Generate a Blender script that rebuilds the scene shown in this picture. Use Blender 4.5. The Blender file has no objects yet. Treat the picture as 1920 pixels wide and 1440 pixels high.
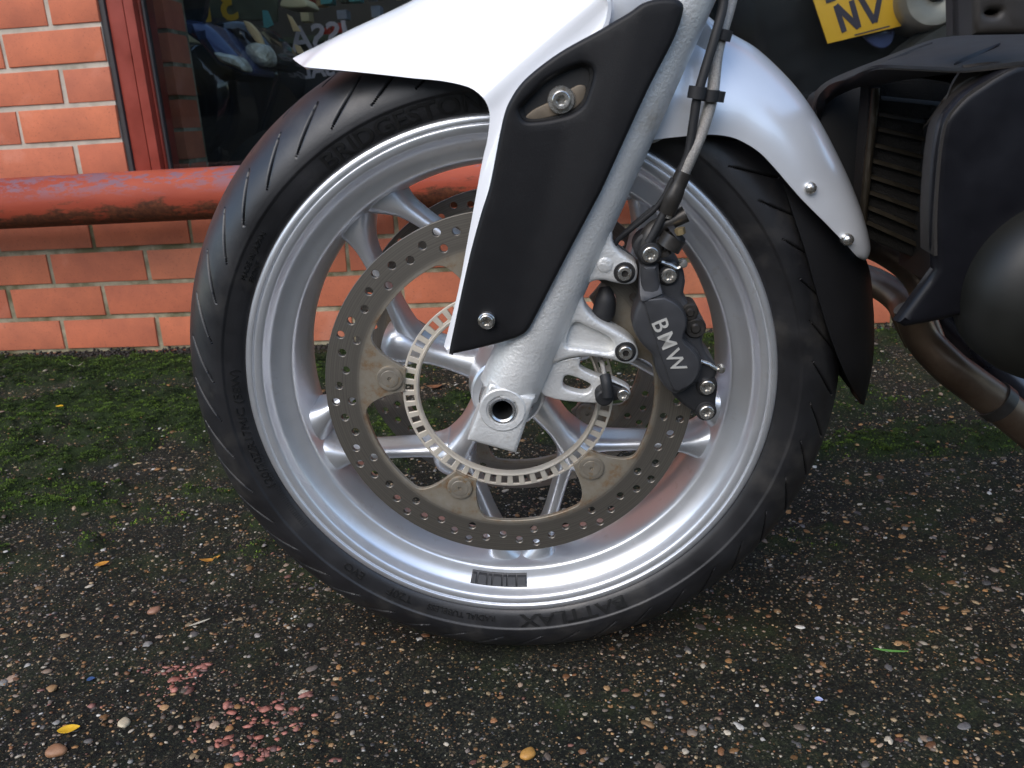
import bpy, bmesh, math, random
import numpy as np
from mathutils import Vector, Matrix
from mathutils.geometry import delaunay_2d_cdt
random.seed(7); rng = np.random.default_rng(7)
PI = math.pi
scene = bpy.context.scene
COL = scene.collection

# ------------------------------------------------------------------ camera, sky, sun, exposure
cam_data = bpy.data.cameras.new('camera'); cam = bpy.data.objects.new('camera', cam_data); COL.objects.link(cam)
cam_data.sensor_width = 36.0; cam_data.lens = 36.0 * 1600.91 / 1920.0
cam_data.clip_start = 0.01; cam_data.clip_end = 500
cam.matrix_world = Matrix(((0.993852,0.025038,0.107850,0.000000),(0.095781,0.294184,-0.950937,0.000000),(-0.055538,0.955421,0.289977,0.515984),(0.000000,0.000000,0.000000,1.000000)))
cam_data.dof.use_dof = True; cam_data.dof.focus_distance = 0.80; cam_data.dof.aperture_fstop = 15.0
scene.camera = cam

world = bpy.data.worlds.new("World"); scene.world = world; world.use_nodes = True
wn = world.node_tree; wn.nodes.clear()
sky = wn.nodes.new('ShaderNodeTexSky'); sky.sky_type = 'NISHITA'; sky.sun_disc = False
SUN_EL, SUN_AZ = math.radians(40), math.radians(202)      # azimuth clockwise from +Y: behind the camera, to its left
sky.sun_elevation = SUN_EL; sky.sun_rotation = SUN_AZ
sky.air_density = 1.0; sky.dust_density = 1.0
bg = wn.nodes.new('ShaderNodeBackground'); bg.inputs['Strength'].default_value = 0.15
wo = wn.nodes.new('ShaderNodeOutputWorld')
wn.links.new(sky.outputs[0], bg.inputs[0]); wn.links.new(bg.outputs[0], wo.inputs[0])
sl = bpy.data.lights.new('sun', 'SUN'); sl.energy = 1.05; sl.angle = math.radians(50); sl.color = (1.0, 0.93, 0.84)
so = bpy.data.objects.new('sun', sl); COL.objects.link(so)
sd = Vector((math.sin(SUN_AZ) * math.cos(SUN_EL), math.cos(SUN_AZ) * math.cos(SUN_EL), math.sin(SUN_EL)))
so.rotation_euler = sd.to_track_quat('Z', 'Y').to_euler(); so.location = sd * 20
scene.view_settings.view_transform = 'Standard'; scene.view_settings.look = 'None'
scene.view_settings.exposure = 0.85; scene.view_settings.gamma = 1.0; scene.view_settings.use_curve_mapping = False

# ------------------------------------------------------------------ helpers
def new_mat(name):
    m = bpy.data.materials.new(name); m.use_nodes = True
    nt = m.node_tree; b = nt.nodes['Principled BSDF']
    return m, nt, b
def N(nt, kind, **kw):
    n = nt.nodes.new(kind)
    for k, v in kw.items(): setattr(n, k, v)
    return n
def noise(nt, scale, detail=4, rough=.55, obj=True, vec=None):
    n = N(nt, 'ShaderNodeTexNoise'); n.inputs['Scale'].default_value = scale; n.inputs['Detail'].default_value = detail
    n.inputs['Roughness'].default_value = rough
    if vec is None:
        tc = N(nt, 'ShaderNodeTexCoord'); nt.links.new(tc.outputs['Object'], n.inputs['Vector'])
    else: nt.links.new(vec, n.inputs['Vector'])
    return n
def ramp(nt, src, stops):
    r = N(nt, 'ShaderNodeValToRGB'); e = r.color_ramp.elements
    while len(e) < len(stops): e.new(.5)
    for el, (p, c) in zip(e, stops): el.position = p; el.color = (*c, 1) if len(c) == 3 else c
    nt.links.new(src, r.inputs[0]); return r
def mixc(nt, fac, a, b, blend='MIX'):
    m = N(nt, 'ShaderNodeMix', data_type='RGBA', blend_type=blend)
    for s, v in ((m.inputs[0], fac), (m.inputs[6], a), (m.inputs[7], b)):
        if hasattr(v, 'links') or isinstance(v, bpy.types.NodeSocket): nt.links.new(v, s)
        elif isinstance(v, (int, float)): s.default_value = v
        else: s.default_value = (*v, 1)
    return m.outputs[2]
def bump(nt, b, h, strength, dist=.001):
    bn = N(nt, 'ShaderNodeBump'); bn.inputs['Strength'].default_value = strength; bn.inputs['Distance'].default_value = dist
    nt.links.new(h, bn.inputs['Height']); nt.links.new(bn.outputs[0], b.inputs['Normal']); return bn
def pm(name, color, rough=.5, metal=0., var=.12, vscale=40, bscale=0, bstr=.2, bdist=.0005, rvar=.08, coat=0., dirt=None, spec=.5):
    m, nt, b = new_mat(name)
    n = noise(nt, vscale, 6)
    lo = tuple(max(0, c * (1 - var)) for c in color); hi = tuple(min(1, c * (1 + var)) for c in color)
    c = ramp(nt, n.outputs['Fac'], [(.3, lo), (.7, hi)]).outputs[0]
    if dirt:
        dcol, dscale, lo_, hi_ = dirt
        dn = noise(nt, dscale, 8, .65)
        f = ramp(nt, dn.outputs['Fac'], [(lo_, (0, 0, 0)), (hi_, (1, 1, 1))])
        c = mixc(nt, f.outputs[0], c, dcol)
    nt.links.new(c, b.inputs['Base Color'])
    r = ramp(nt, n.outputs['Fac'], [(.3, (max(0, rough - rvar),) * 3), (.7, (min(1, rough + rvar),) * 3)])
    nt.links.new(r.outputs[0], b.inputs['Roughness'])
    b.inputs['Metallic'].default_value = metal; b.inputs['Coat Weight'].default_value = coat
    b.inputs['Specular IOR Level'].default_value = spec
    b.inputs['Coat Roughness'].default_value = .06
    if bscale: bump(nt, b, noise(nt, bscale, 5).outputs['Fac'], bstr, bdist)
    return m

def finish(me, smooth=True, ang=32):
    if smooth:
        for p in me.polygons: p.use_smooth = True
        me.set_sharp_from_angle(angle=math.radians(ang))
def link(name, me, mat=None, parent=None):
    if mat is not None and not me.materials: me.materials.append(mat)
    o = bpy.data.objects.new(name, me); COL.objects.link(o)
    if parent is not None: o.parent = parent
    return o
def mesh(name, v, f, mat=None, parent=None, smooth=True, ang=32):
    me = bpy.data.meshes.new(name); me.from_pydata([tuple(map(float, p)) for p in v], [], [tuple(map(int, q)) for q in f]); me.update()
    finish(me, smooth, ang)
    return link(name, me, mat, parent)
class MB:
    def __init__(s): s.v = []; s.f = []
    def add(s, v, f):
        k = len(s.v); s.v += [tuple(map(float, p)) for p in v]; s.f += [tuple(int(i) + k for i in q) for q in f]; return s
    def box(s, a, b):
        (x0, y0, z0), (x1, y1, z1) = a, b
        return s.add([(x0, y0, z0), (x1, y0, z0), (x1, y1, z0), (x0, y1, z0), (x0, y0, z1), (x1, y0, z1), (x1, y1, z1), (x0, y1, z1)],
                     [(0, 3, 2, 1), (4, 5, 6, 7), (0, 1, 5, 4), (1, 2, 6, 5), (2, 3, 7, 6), (3, 0, 4, 7)])
    def build(s, name, mat, parent=None, smooth=True, ang=32, bevel=0, seg=2):
        o = mesh(name, s.v, s.f, mat, parent, smooth, ang)
        if bevel:
            bm = bmesh.new(); bm.from_mesh(o.data)
            bmesh.ops.bevel(bm, geom=[e for e in bm.edges if e.is_manifold and e.calc_face_angle(0) > .5], offset=bevel, segments=seg, affect='EDGES', profile=.6)
            bm.to_mesh(o.data); bm.free(); finish(o.data, smooth, ang)
        return o
def box(name, a, b, mat, parent=None, bevel=.002): return MB().box(a, b).build(name, mat, parent, bevel=bevel)

def spline(pts, n=8, closed=True, corners=()):
    """Catmull-Rom resampling (any dimension); indices in corners stay sharp."""
    P = [np.array(p, float) for p in pts]; m = len(P); out = []
    rng_ = range(m) if closed else range(m - 1)
    for i in rng_:
        p1, p2 = P[i], P[(i + 1) % m]
        p0 = P[i - 1] if (closed or i > 0) else p1
        p3 = P[(i + 2) % m] if (closed or i + 2 < m) else p2
        if i in corners: p0 = p1 - (p2 - p1)
        if (i + 1) % m in corners: p3 = p2 + (p2 - p1)
        t1, t2 = (p2 - p0) / 2, (p3 - p1) / 2
        L = np.linalg.norm(p2 - p1)
        for t, lim in ((t1, L), (t2, L)):
            q = np.linalg.norm(t)
            if q > lim: t *= lim / q
        for k in range(n):
            t = k / n; h = (2*t**3 - 3*t**2 + 1, t**3 - 2*t**2 + t, -2*t**3 + 3*t**2, t**3 - t**2)
            out.append(h[0]*p1 + h[1]*t1 + h[2]*p2 + h[3]*t2)
    if not closed: out.append(P[-1])
    return np.array(out)
def area2(p): return .5 * np.sum(p[:, 0] * np.roll(p[:, 1], -1) - np.roll(p[:, 0], -1) * p[:, 1])
def inset(p, d):
    """move a CCW outline inwards by d."""
    a = np.roll(p, 1, 0); c = np.roll(p, -1, 0)
    e1 = p - a; e1 /= np.linalg.norm(e1, axis=1)[:, None] + 1e-12
    e2 = c - p; e2 /= np.linalg.norm(e2, axis=1)[:, None] + 1e-12
    n1 = np.stack([-e1[:, 1], e1[:, 0]], 1); n2 = np.stack([-e2[:, 1], e2[:, 0]], 1)
    b = n1 + n2; L2 = np.maximum((b * b).sum(1), .7)
    return p + d * b * (2 / L2)[:, None]
def segdist(q, poly):
    a = poly; b = np.roll(poly, -1, 0); ab = b - a
    d = np.full(len(q), 1e9)
    for s in range(0, len(a)):
        t = np.clip(((q - a[s]) @ ab[s]) / (ab[s] @ ab[s] + 1e-18), 0, 1)
        d = np.minimum(d, np.linalg.norm(q - (a[s] + t[:, None] * ab[s]), axis=1))
    return d
def inside(q, poly):
    x, y = q[:, 0], q[:, 1]; r = np.zeros(len(q), bool); j = len(poly) - 1
    for i in range(len(poly)):
        xi, yi = poly[i]; xj, yj = poly[j]
        if abs(yj - yi) > 1e-15:
            r ^= ((yi > y) != (yj > y)) & (x < (xj - xi) * (y - yi) / (yj - yi) + xi)
        j = i
    return r
def fill(pts, loops):
    """triangulate the first loop minus the others."""
    ed = [(l[i], l[(i + 1) % len(l)]) for l in loops for i in range(len(l))]
    vo, _, fo, ov, _, _ = delaunay_2d_cdt(pts, ed, [], 0, 1e-7)
    P = np.array([tuple(p) for p in vo]); T_ = np.array([f for f in fo]); c = P[T_].mean(1)
    L = [np.array([tuple(pts[i]) for i in l]) for l in loops]
    ok = inside(c, L[0])
    for h in L[1:]:
        lo, hi = h.min(0), h.max(0); w = np.where(ok & (c >= lo).all(1) & (c <= hi).all(1))[0]
        if len(w): ok[w] &= ~inside(c[w], h)
    a = P[T_[:, 1]] - P[T_[:, 0]]; b = P[T_[:, 2]] - P[T_[:, 0]]; ok &= np.abs(a[:, 0]*b[:, 1] - a[:, 1]*b[:, 0]) > 1e-12
    return vo, [tuple(f) for f in T_[ok]], ov
def plate(name, outline, off, thick, mat, parent, holes=(), r=.002, yfun=None, grid=0, seg=3, back=True, ang=35):
    """A solid cut from a sheet standing in the wheel's plane (x, z): its face lies at y = -off (towards the viewer's side), rounded rims of radius r, holes right through."""
    outs = [np.array(outline, float)]
    if area2(outs[0]) < 0: outs[0] = outs[0][::-1]
    for h in holes:
        h = np.array(h, float); outs.append(h[::-1] if area2(h) > 0 else h)
    yf = yfun or (lambda q: np.zeros(len(q)))
    V = []; F = []; rings = []
    for L in outs:
        rows = [(L, -off + thick), (L, -off + r)] if r else [(L, -off + thick), (L, -off)]
        for k in range(1, seg + 1):
            if not r: break
            t = k / seg * PI / 2; rows.append((inset(L, r * (1 - math.cos(t))), -off + r * (1 - math.sin(t))))
        prev = None
        for i, (P2, y) in enumerate(rows):
            k0 = len(V); yy = yf(P2)
            V += [(p[0], y - dy, p[1]) for p, dy in zip(P2, yy)]
            n = len(P2)
            if prev is not None:
                F += [(prev + a, prev + (a + 1) % n, k0 + (a + 1) % n, k0 + a) for a in range(n)]
            prev = k0
        rings.append((rows[-1][0], prev, rows[0][0], prev - n * (len(rows) - 1)))
    pts = []; loops = []; idx = []
    for P2, k0, _, _ in rings:
        s = len(pts); pts += [Vector(p) for p in P2]; loops.append(list(range(s, s + len(P2)))); idx += list(range(k0, k0 + len(P2)))
    nb = len(pts)
    if grid:
        lo = rings[0][0].min(0); hi = rings[0][0].max(0)
        gx, gy = np.meshgrid(np.arange(lo[0], hi[0], grid), np.arange(lo[1], hi[1], grid * .866)); gx = gx + (np.arange(gx.shape[0]) % 2)[:, None] * grid / 2
        q = np.stack([gx.ravel(), gy.ravel()], 1)
        ok = inside(q, rings[0][0]) & (segdist(q, rings[0][0]) > grid * .45)
        for P2, *_ in rings[1:]: ok &= ~inside(q, P2) & (segdist(q, P2) > grid * .45)
        pts += [Vector(p) for p in q[ok]]
    vo, fo, ov = fill(pts, loops)
    m = {}
    P2 = np.array([tuple(p) for p in vo]); yy = yf(P2)
    for i, p in enumerate(vo):
        src = [o for o in ov[i] if o < nb]
        if src: m[i] = idx[src[0]]
        else: m[i] = len(V); V.append((p[0], -off - yy[i], p[1]))
    F += [tuple(m[i] for i in f) for f in fo]
    if back:
        pts = []; loops = []; idx = []
        for _, _, P2, k0 in rings:
            s = len(pts); pts += [Vector(p) for p in P2]; loops.append(list(range(s, s + len(P2)))); idx += list(range(k0, k0 + len(P2)))
        vo, fo, ov = fill(pts, loops)
        m = {}
        for i, p in enumerate(vo):
            if ov[i]: m[i] = idx[ov[i][0]]
            else: m[i] = len(V); V.append((p[0], -off + thick, p[1]))
        F += [tuple(m[i] for i in f)[::-1] for f in fo]
    o = mesh(name, V, F, mat, parent, ang=ang)
    bm = bmesh.new(); bm.from_mesh(o.data); bmesh.ops.recalc_face_normals(bm, faces=bm.faces); bm.to_mesh(o.data); bm.free(); finish(o.data, True, ang)
    return o
def circle(cx, cz, r, n=24, a0=0): return [(cx + r * math.cos(a0 + 2*PI*i/n), cz + r * math.sin(a0 + 2*PI*i/n)) for i in range(n)]
def lathe_data(profile, n=48, cx=0, cz=0, lobes=None, closed=False):
    """profile [(r, y)] spun round a y-parallel axis."""
    V = []; F = []; m = len(profile)
    for j in range(n):
        t = 2 * PI * j / n
        for i, (r, y) in enumerate(profile):
            k = lobes[1] if (lobes and i in lobes[0]) else 0
            rr = r * (1 + k * math.cos(6 * t)); V.append((cx + rr * math.cos(t), y, cz + rr * math.sin(t)))
    for j in range(n):
        j2 = (j + 1) % n
        for i in range(m if closed else m - 1):
            i2 = (i + 1) % m; F.append((j*m + i, j*m + i2, j2*m + i2, j2*m + i))
    return V, F
def lathe(name, profile, mat, parent, n=48, cx=0, cz=0, ang=32, lobes=None, closed=False):
    V, F = lathe_data(profile, n, cx, cz, lobes, closed); o = mesh(name, V, F, mat, parent, ang=ang)
    bm = bmesh.new(); bm.from_mesh(o.data); bmesh.ops.remove_doubles(bm, verts=bm.verts, dist=1e-7); bmesh.ops.recalc_face_normals(bm, faces=bm.faces); bm.to_mesh(o.data); bm.free(); finish(o.data, True, ang)
    return o
def tube_data(path, rad, n=14, cap=True, sub=6, flat=None):
    P = spline(path, sub, False) if len(path) > 2 else np.array(path, float)
    R = np.interp(np.linspace(0, 1, len(P)), np.linspace(0, 1, len(rad)), rad) if hasattr(rad, '__len__') else np.full(len(P), rad)
    T_ = np.gradient(P, axis=0); T_ /= np.linalg.norm(T_, axis=1)[:, None]
    up = np.array((0, 1., 0)) if abs(T_[0][1]) < .9 else np.array((1., 0, 0))
    V = []; F = []
    for i in range(len(P)):
        a = np.cross(T_[i], up); a /= np.linalg.norm(a); b = np.cross(a, T_[i]); up = b
        for j in range(n):
            t = 2*PI*j/n; V.append(P[i] + R[i] * (math.cos(t) * a + math.sin(t) * b * (flat or 1)))
    for i in range(len(P) - 1):
        for j in range(n): F.append((i*n + j, i*n + (j+1) % n, (i+1)*n + (j+1) % n, (i+1)*n + j))
    if cap: F.append(tuple(range(n))[::-1]); F.append(tuple(range((len(P)-1)*n, len(P)*n)))
    return V, F
def tube(name, path, rad, mat, parent, n=14, sub=6, flat=None):
    V, F = tube_data(path, rad, n, True, sub, flat); return mesh(name, V, F, mat, parent, ang=45)
def grid_faces(nr, nc, wrap=False):
    return [(i*nc + j, i*nc + (j+1) % nc, (i+1)*nc + (j+1) % nc, (i+1)*nc + j) for i in range(nr - 1) for j in range(nc if wrap else nc - 1)]
def loft(name, A, B, mat, parent, n=12, m=60, round_=True, thick=.003, mirror=False, ca=(), cb=()):
    """surface between two 3-D edge curves; where they lie at different depths it rolls over like a quarter ellipse."""
    def res(c, cs):
        s = spline(c, 10, False, cs); d = np.r_[0, np.cumsum(np.linalg.norm(np.diff(s, axis=0), axis=1))]; u = np.linspace(0, d[-1], m)
        return np.stack([np.interp(u, d, s[:, k]) for k in range(3)], 1)
    a, b = res(A, ca), res(B, cb); V = []
    for i in range(n):
        t = i / (n - 1)
        if round_: w, wy = math.sin(t * PI / 2), 1 - math.cos(t * PI / 2)
        else: w = wy = t
        q = a + (b - a) * w; q[:, 1] = a[:, 1] + (b[:, 1] - a[:, 1]) * wy; V += list(q)
    F = grid_faces(n, m)
    if mirror:
        k = len(V); V += [(p[0], -p[1], p[2]) for p in V[:k]]; F += [tuple(q + k for q in f)[::-1] for f in F]
        F += [((n-1)*m + j, (n-1)*m + j + 1, k + (n-1)*m + j + 1, k + (n-1)*m + j) for j in range(m - 1)]
    o = mesh(name, V, F, mat, parent, ang=50)
    bm = bmesh.new(); bm.from_mesh(o.data); bmesh.ops.remove_doubles(bm, verts=bm.verts, dist=1e-6); bmesh.ops.recalc_face_normals(bm, faces=bm.faces)
    fs = list(bm.faces)
    ref = max(fs, key=lambda f: f.calc_area())
    if thick: bmesh.ops.solidify(bm, geom=fs, thickness=thick)
    bm.to_mesh(o.data); bm.free(); finish(o.data, True, 50)
    return o
def text_mesh(body, size, bold=0., extrude=.0004, mirror=False, res=3, space=1.):
    c = bpy.data.curves.new('lettering', 'FONT'); c.body = body; c.size = size; c.extrude = extrude; c.offset = bold; c.resolution_u = res
    c.space_character = space; c.align_x = 'CENTER'; c.align_y = 'CENTER'
    o = bpy.data.objects.new('lettering', c); COL.objects.link(o)
    me = bpy.data.meshes.new_from_object(o.evaluated_get(bpy.context.evaluated_depsgraph_get()))
    bpy.data.objects.remove(o); bpy.data.curves.remove(c)
    if mirror:
        for v in me.vertices: v.co.x = -v.co.x
        me.flip_normals()
    return me
def empty(name, loc=(0, 0, 0)):
    o = bpy.data.objects.new(name, None); COL.objects.link(o); o.location = loc; o.empty_display_size = .05; return o
def tag(o, label=None, cat=None, group=None, kind=None):
    for k, v in (('label', label), ('category', cat), ('group', group), ('kind', kind)):
        if v: o[k] = v
    return o
def vnoise(x, y, seed=0):
    """smooth 2-D value noise in numpy."""
    g = np.random.default_rng(seed).random((256, 256)); xi = np.floor(x).astype(int); yi = np.floor(y).astype(int)
    fx = x - xi; fy = y - yi; fx = fx*fx*(3-2*fx); fy = fy*fy*(3-2*fy); a = lambda i, j: g[(xi+i) % 256, (yi+j) % 256]
    return (a(0,0)*(1-fx) + a(1,0)*fx)*(1-fy) + (a(0,1)*(1-fx) + a(1,1)*fx)*fy
def fbm(x, y, seed=0, oct=4):
    return sum(vnoise(x*2**k, y*2**k, seed+k) * .5**(k+1) for k in range(oct))

# ------------------------------------------------------------------ materials
def ground_height(x, y):
    t = np.clip((y - .85) / (WALL_Y - .85), 0, 1); return .075 * (t*t*(3-2*t)*.5 + .5*t)
WALL_Y = 1.7715
def moss_amount(x, y):
    """where moss grows: a bank along the foot of the wall, thinning in patches towards the road."""
    n = fbm(x*5+30, y*9+11, 21, 4) * .62 + fbm(x*22+3, y*30+7, 41, 3) * .38; band = np.clip((y - .98) / .40, 0, 1) * .42 + np.clip((y - .50) / .5, 0, 1) * .10
    side = np.clip((.2 - x) / 1.0, 0, 1) * .05
    dry = np.exp(-((y - 1.51 - .03*np.sin(x*5)) / .035)**2) * .34 + np.clip(1 - (WALL_Y - y) / (.03 + .05 * vnoise(x*9, x*0, 6)), 0, 1) * .8
    return np.clip(n * 1.9 + band + side - dry - 1.20 - .22 * np.clip((x - .25) / .2, 0, 1) * np.clip((1.28 - y) / .1, 0, 1), 0, 1) / .30
def mat_ground():
    m, nt, b = new_mat('tarmac')
    a = N(nt, 'ShaderNodeAttribute', attribute_name='moss')
    n1 = noise(nt, 320, 6, .7); n2 = noise(nt, 9, 5, .6); n3 = noise(nt, 900, 3, .6)
    c = ramp(nt, n1.outputs['Fac'], [(.30, (.004, .004, .004)), (.46, (.009, .0095, .0075)), (.56, (.026, .025, .019)), (.68, (.095, .085, .064))])
    def grains(scale, cut, col_in, bright):
        tc = N(nt, 'ShaderNodeTexCoord'); wob = noise(nt, scale * 1.6, 2); mv = N(nt, 'ShaderNodeVectorMath', operation='SCALE'); nt.links.new(wob.outputs['Color'], mv.inputs[0]); mv.inputs['Scale'].default_value = .9 / scale
        av = N(nt, 'ShaderNodeVectorMath', operation='ADD'); nt.links.new(tc.outputs['Object'], av.inputs[0]); nt.links.new(mv.outputs[0], av.inputs[1])
        vo = N(nt, 'ShaderNodeTexVoronoi'); vo.inputs['Scale'].default_value = scale; nt.links.new(av.outputs[0], vo.inputs['Vector'])
        sp = N(nt, 'ShaderNodeSeparateColor'); nt.links.new(vo.outputs['Color'], sp.inputs[0])
        pal = ramp(nt, sp.outputs[0], [(0, (.020, .018, .016)), (.22, (.045, .040, .036)), (.42, (.12, .085, .055)), (.58, (.20, .115, .055)), (.72, (.15, .14, .12)), (.84, (.30, .23, .15)), (.93, (.42, .39, .33)), (1, (.16, .10, .05))]); pal.color_ramp.interpolation = 'CONSTANT'
        d = ramp(nt, vo.outputs['Distance'], [(.22, (1,)*3), (.42, (0, 0, 0))]); sel = ramp(nt, sp.outputs[1], [(cut, (0, 0, 0)), (cut + .02, (1,)*3)])
        return mixc(nt, mixc(nt, 1., d.outputs[0], sel.outputs[0], 'MULTIPLY'), col_in, pal.outputs[0])
    cg = grains(430, .55, c.outputs[0], 1); cg = grains(240, .60, cg, 1)
    c2 = ramp(nt, n2.outputs['Fac'], [(.35, (.48, .52, .42)), (.65, (1.05, 1.02, .92))])
    c3 = mixc(nt, 1., cg, c2.outputs[0], 'MULTIPLY')
    g = ramp(nt, n3.outputs['Fac'], [(.3, (.005, .009, .002)), (.55, (.018, .032, .006)), (.75, (.055, .09, .015))])
    f = N(nt, 'ShaderNodeMath', operation='MULTIPLY_ADD'); nt.links.new(n1.outputs['Fac'], f.inputs[0]); f.inputs[1].default_value = .9
    sub = N(nt, 'ShaderNodeMath', operation='SUBTRACT'); nt.links.new(a.outputs['Fac'], sub.inputs[0]); sub.inputs[1].default_value = .42
    nt.links.new(sub.outputs[0], f.inputs[2]); f.use_clamp = True
    al = ramp(nt, noise(nt, 7, 6, .68).outputs['Fac'], [(.50, (0, 0, 0)), (.66, (.75,)*3)]); gl = ramp(nt, n1.outputs['Fac'], [(.35, (.008, .013, .004)), (.65, (.040, .055, .016))])      # a thin film of algae in patches
    c3 = mixc(nt, al.outputs[0], c3, gl.outputs[0])
    nt.links.new(mixc(nt, f.outputs[0], c3, g.outputs[0]), b.inputs['Base Color'])
    r = ramp(nt, n1.outputs['Fac'], [(.35, (.72,)*3), (.65, (.95,)*3)]); nt.links.new(r.outputs[0], b.inputs['Roughness']); b.inputs['Specular IOR Level'].default_value = .25
    add = N(nt, 'ShaderNodeMath', operation='ADD'); nt.links.new(n1.outputs['Fac'], add.inputs[0]); nt.links.new(n3.outputs['Fac'], add.inputs[1])
    bump(nt, b, add.outputs[0], .7, .003); return m
def mat_brick():
    m, nt, b = new_mat('red_brick')
    oi = N(nt, 'ShaderNodeObjectInfo')
    col = ramp(nt, oi.outputs['Random'], [(0, (.50, .140, .068)), (.35, (.56, .168, .080)), (.65, (.48, .132, .068)), (.85, (.59, .20, .098)), (1, (.43, .122, .068))])
    geo = N(nt, 'ShaderNodeNewGeometry')
    n1 = noise(nt, 14, 5, .6, vec=geo.outputs['Position']); n2 = noise(nt, 260, 6, .65, vec=geo.outputs['Position'])
    v = ramp(nt, n1.outputs['Fac'], [(.3, (.82, .82, .86)), (.7, (1.14, 1.12, 1.08))])
    c = mixc(nt, 1., col.outputs[0], v.outputs[0], 'MULTIPLY')
    sp = ramp(nt, n2.outputs['Fac'], [(.58, (0, 0, 0)), (.72, (.7,)*3)])
    c = mixc(nt, sp.outputs[0], c, (.20, .06, .04))
    n3 = noise(nt, 7, 4, .6, vec=geo.outputs['Position']); bl = ramp(nt, n3.outputs['Fac'], [(.60, (0, 0, 0)), (.76, (.22,)*3)])
    c = mixc(nt, bl.outputs[0], c, (.55, .40, .34))
    nt.links.new(c, b.inputs['Base Color']); b.inputs['Roughness'].default_value = .78
    bump(nt, b, n2.outputs['Fac'], .25, .001); return m
def mat_pipe():
    m, nt, b = new_mat('worn_red_paint')
    tc = N(nt, 'ShaderNodeTexCoord'); mp = N(nt, 'ShaderNodeMapping'); mp.inputs['Scale'].default_value = (.45, 1, 1.6); nt.links.new(tc.outputs['Object'], mp.inputs[0])
    red = ramp(nt, noise(nt, 9, 5, vec=mp.outputs[0]).outputs['Fac'], [(.3, (.28, .045, .022)), (.7, (.40, .080, .038))]).outputs[0]
    # chalky, sun-bleached and scuffed patches with ragged edges
    wn_ = noise(nt, 34, 10, .80, vec=mp.outputs[0]); wf = ramp(nt, wn_.outputs['Fac'], [(.495, (0, 0, 0)), (.535, (.9,)*3)])
    sx = N(nt, 'ShaderNodeSeparateXYZ'); nt.links.new(tc.outputs['Normal'], sx.inputs[0])
    ng = N(nt, 'ShaderNodeNewGeometry'); s2 = N(nt, 'ShaderNodeSeparateXYZ'); nt.links.new(ng.outputs['Normal'], s2.inputs[0])
    upm = ramp(nt, s2.outputs['Z'], [(.05, (0, 0, 0)), (.6, (1,)*3)])
    wfm = mixc(nt, 1., wf.outputs[0], upm.outputs[0], 'MULTIPLY')
    c = mixc(nt, wfm, red, (.19, .11, .135))
    # rust that creeps up from the underside
    rn = noise(nt, 22, 9, .75, vec=mp.outputs[0])
    ad = N(nt, 'ShaderNodeMath', operation='MULTIPLY_ADD'); nt.links.new(s2.outputs['Z'], ad.inputs[0]); ad.inputs[1].default_value = -.30; nt.links.new(rn.outputs['Fac'], ad.inputs[2])
    rf = ramp(nt, ad.outputs[0], [(.56, (0, 0, 0)), (.64, (.95,)*3)])
    rc = ramp(nt, noise(nt, 120, 6, .7).outputs['Fac'], [(.35, (.045, .02, .012)), (.65, (.15, .05, .022))]).outputs[0]
    c = mixc(nt, rf.outputs[0], c, rc)
    nt.links.new(c, b.inputs['Base Color']); b.inputs['Roughness'].default_value = .66; b.inputs['Specular IOR Level'].default_value = .3
    bump(nt, b, rn.outputs['Fac'], .4, .0015); return m
def mat_attr(name, rough=.6, bscale=0):
    m, nt, b = new_mat(name); a = N(nt, 'ShaderNodeAttribute', attribute_name='Col')
    n = noise(nt, 500, 4); v = ramp(nt, n.outputs['Fac'], [(.3, (.7,)*3), (.7, (1.2,)*3)])
    nt.links.new(mixc(nt, 1., a.outputs['Color'], v.outputs[0], 'MULTIPLY'), b.inputs['Base Color']); b.inputs['Roughness'].default_value = rough
    if bscale: bump(nt, b, n.outputs['Fac'], .3, .0006)
    return m
def mat_glass():
    m, nt, b = new_mat('window_glass'); nt.nodes.remove(b); out = nt.nodes['Material Output']
    t = N(nt, 'ShaderNodeBsdfTransparent'); t.inputs[0].default_value = (.86, .88, .87, 1); g = N(nt, 'ShaderNodeBsdfGlossy'); g.inputs['Roughness'].default_value = .01
    lw = N(nt, 'ShaderNodeLayerWeight'); pw = N(nt, 'ShaderNodeMath', operation='POWER'); nt.links.new(lw.outputs['Facing'], pw.inputs[0]); pw.inputs[1].default_value = 5
    fr = N(nt, 'ShaderNodeMath', operation='MULTIPLY_ADD'); nt.links.new(pw.outputs[0], fr.inputs[0]); fr.inputs[1].default_value = .9; fr.inputs[2].default_value = .03; mx = N(nt, 'ShaderNodeMixShader')
    nt.links.new(fr.outputs[0], mx.inputs[0]); nt.links.new(t.outputs[0], mx.inputs[1]); nt.links.new(g.outputs[0], mx.inputs[2]); nt.links.new(mx.outputs[0], out.inputs[0]); return m
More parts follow.
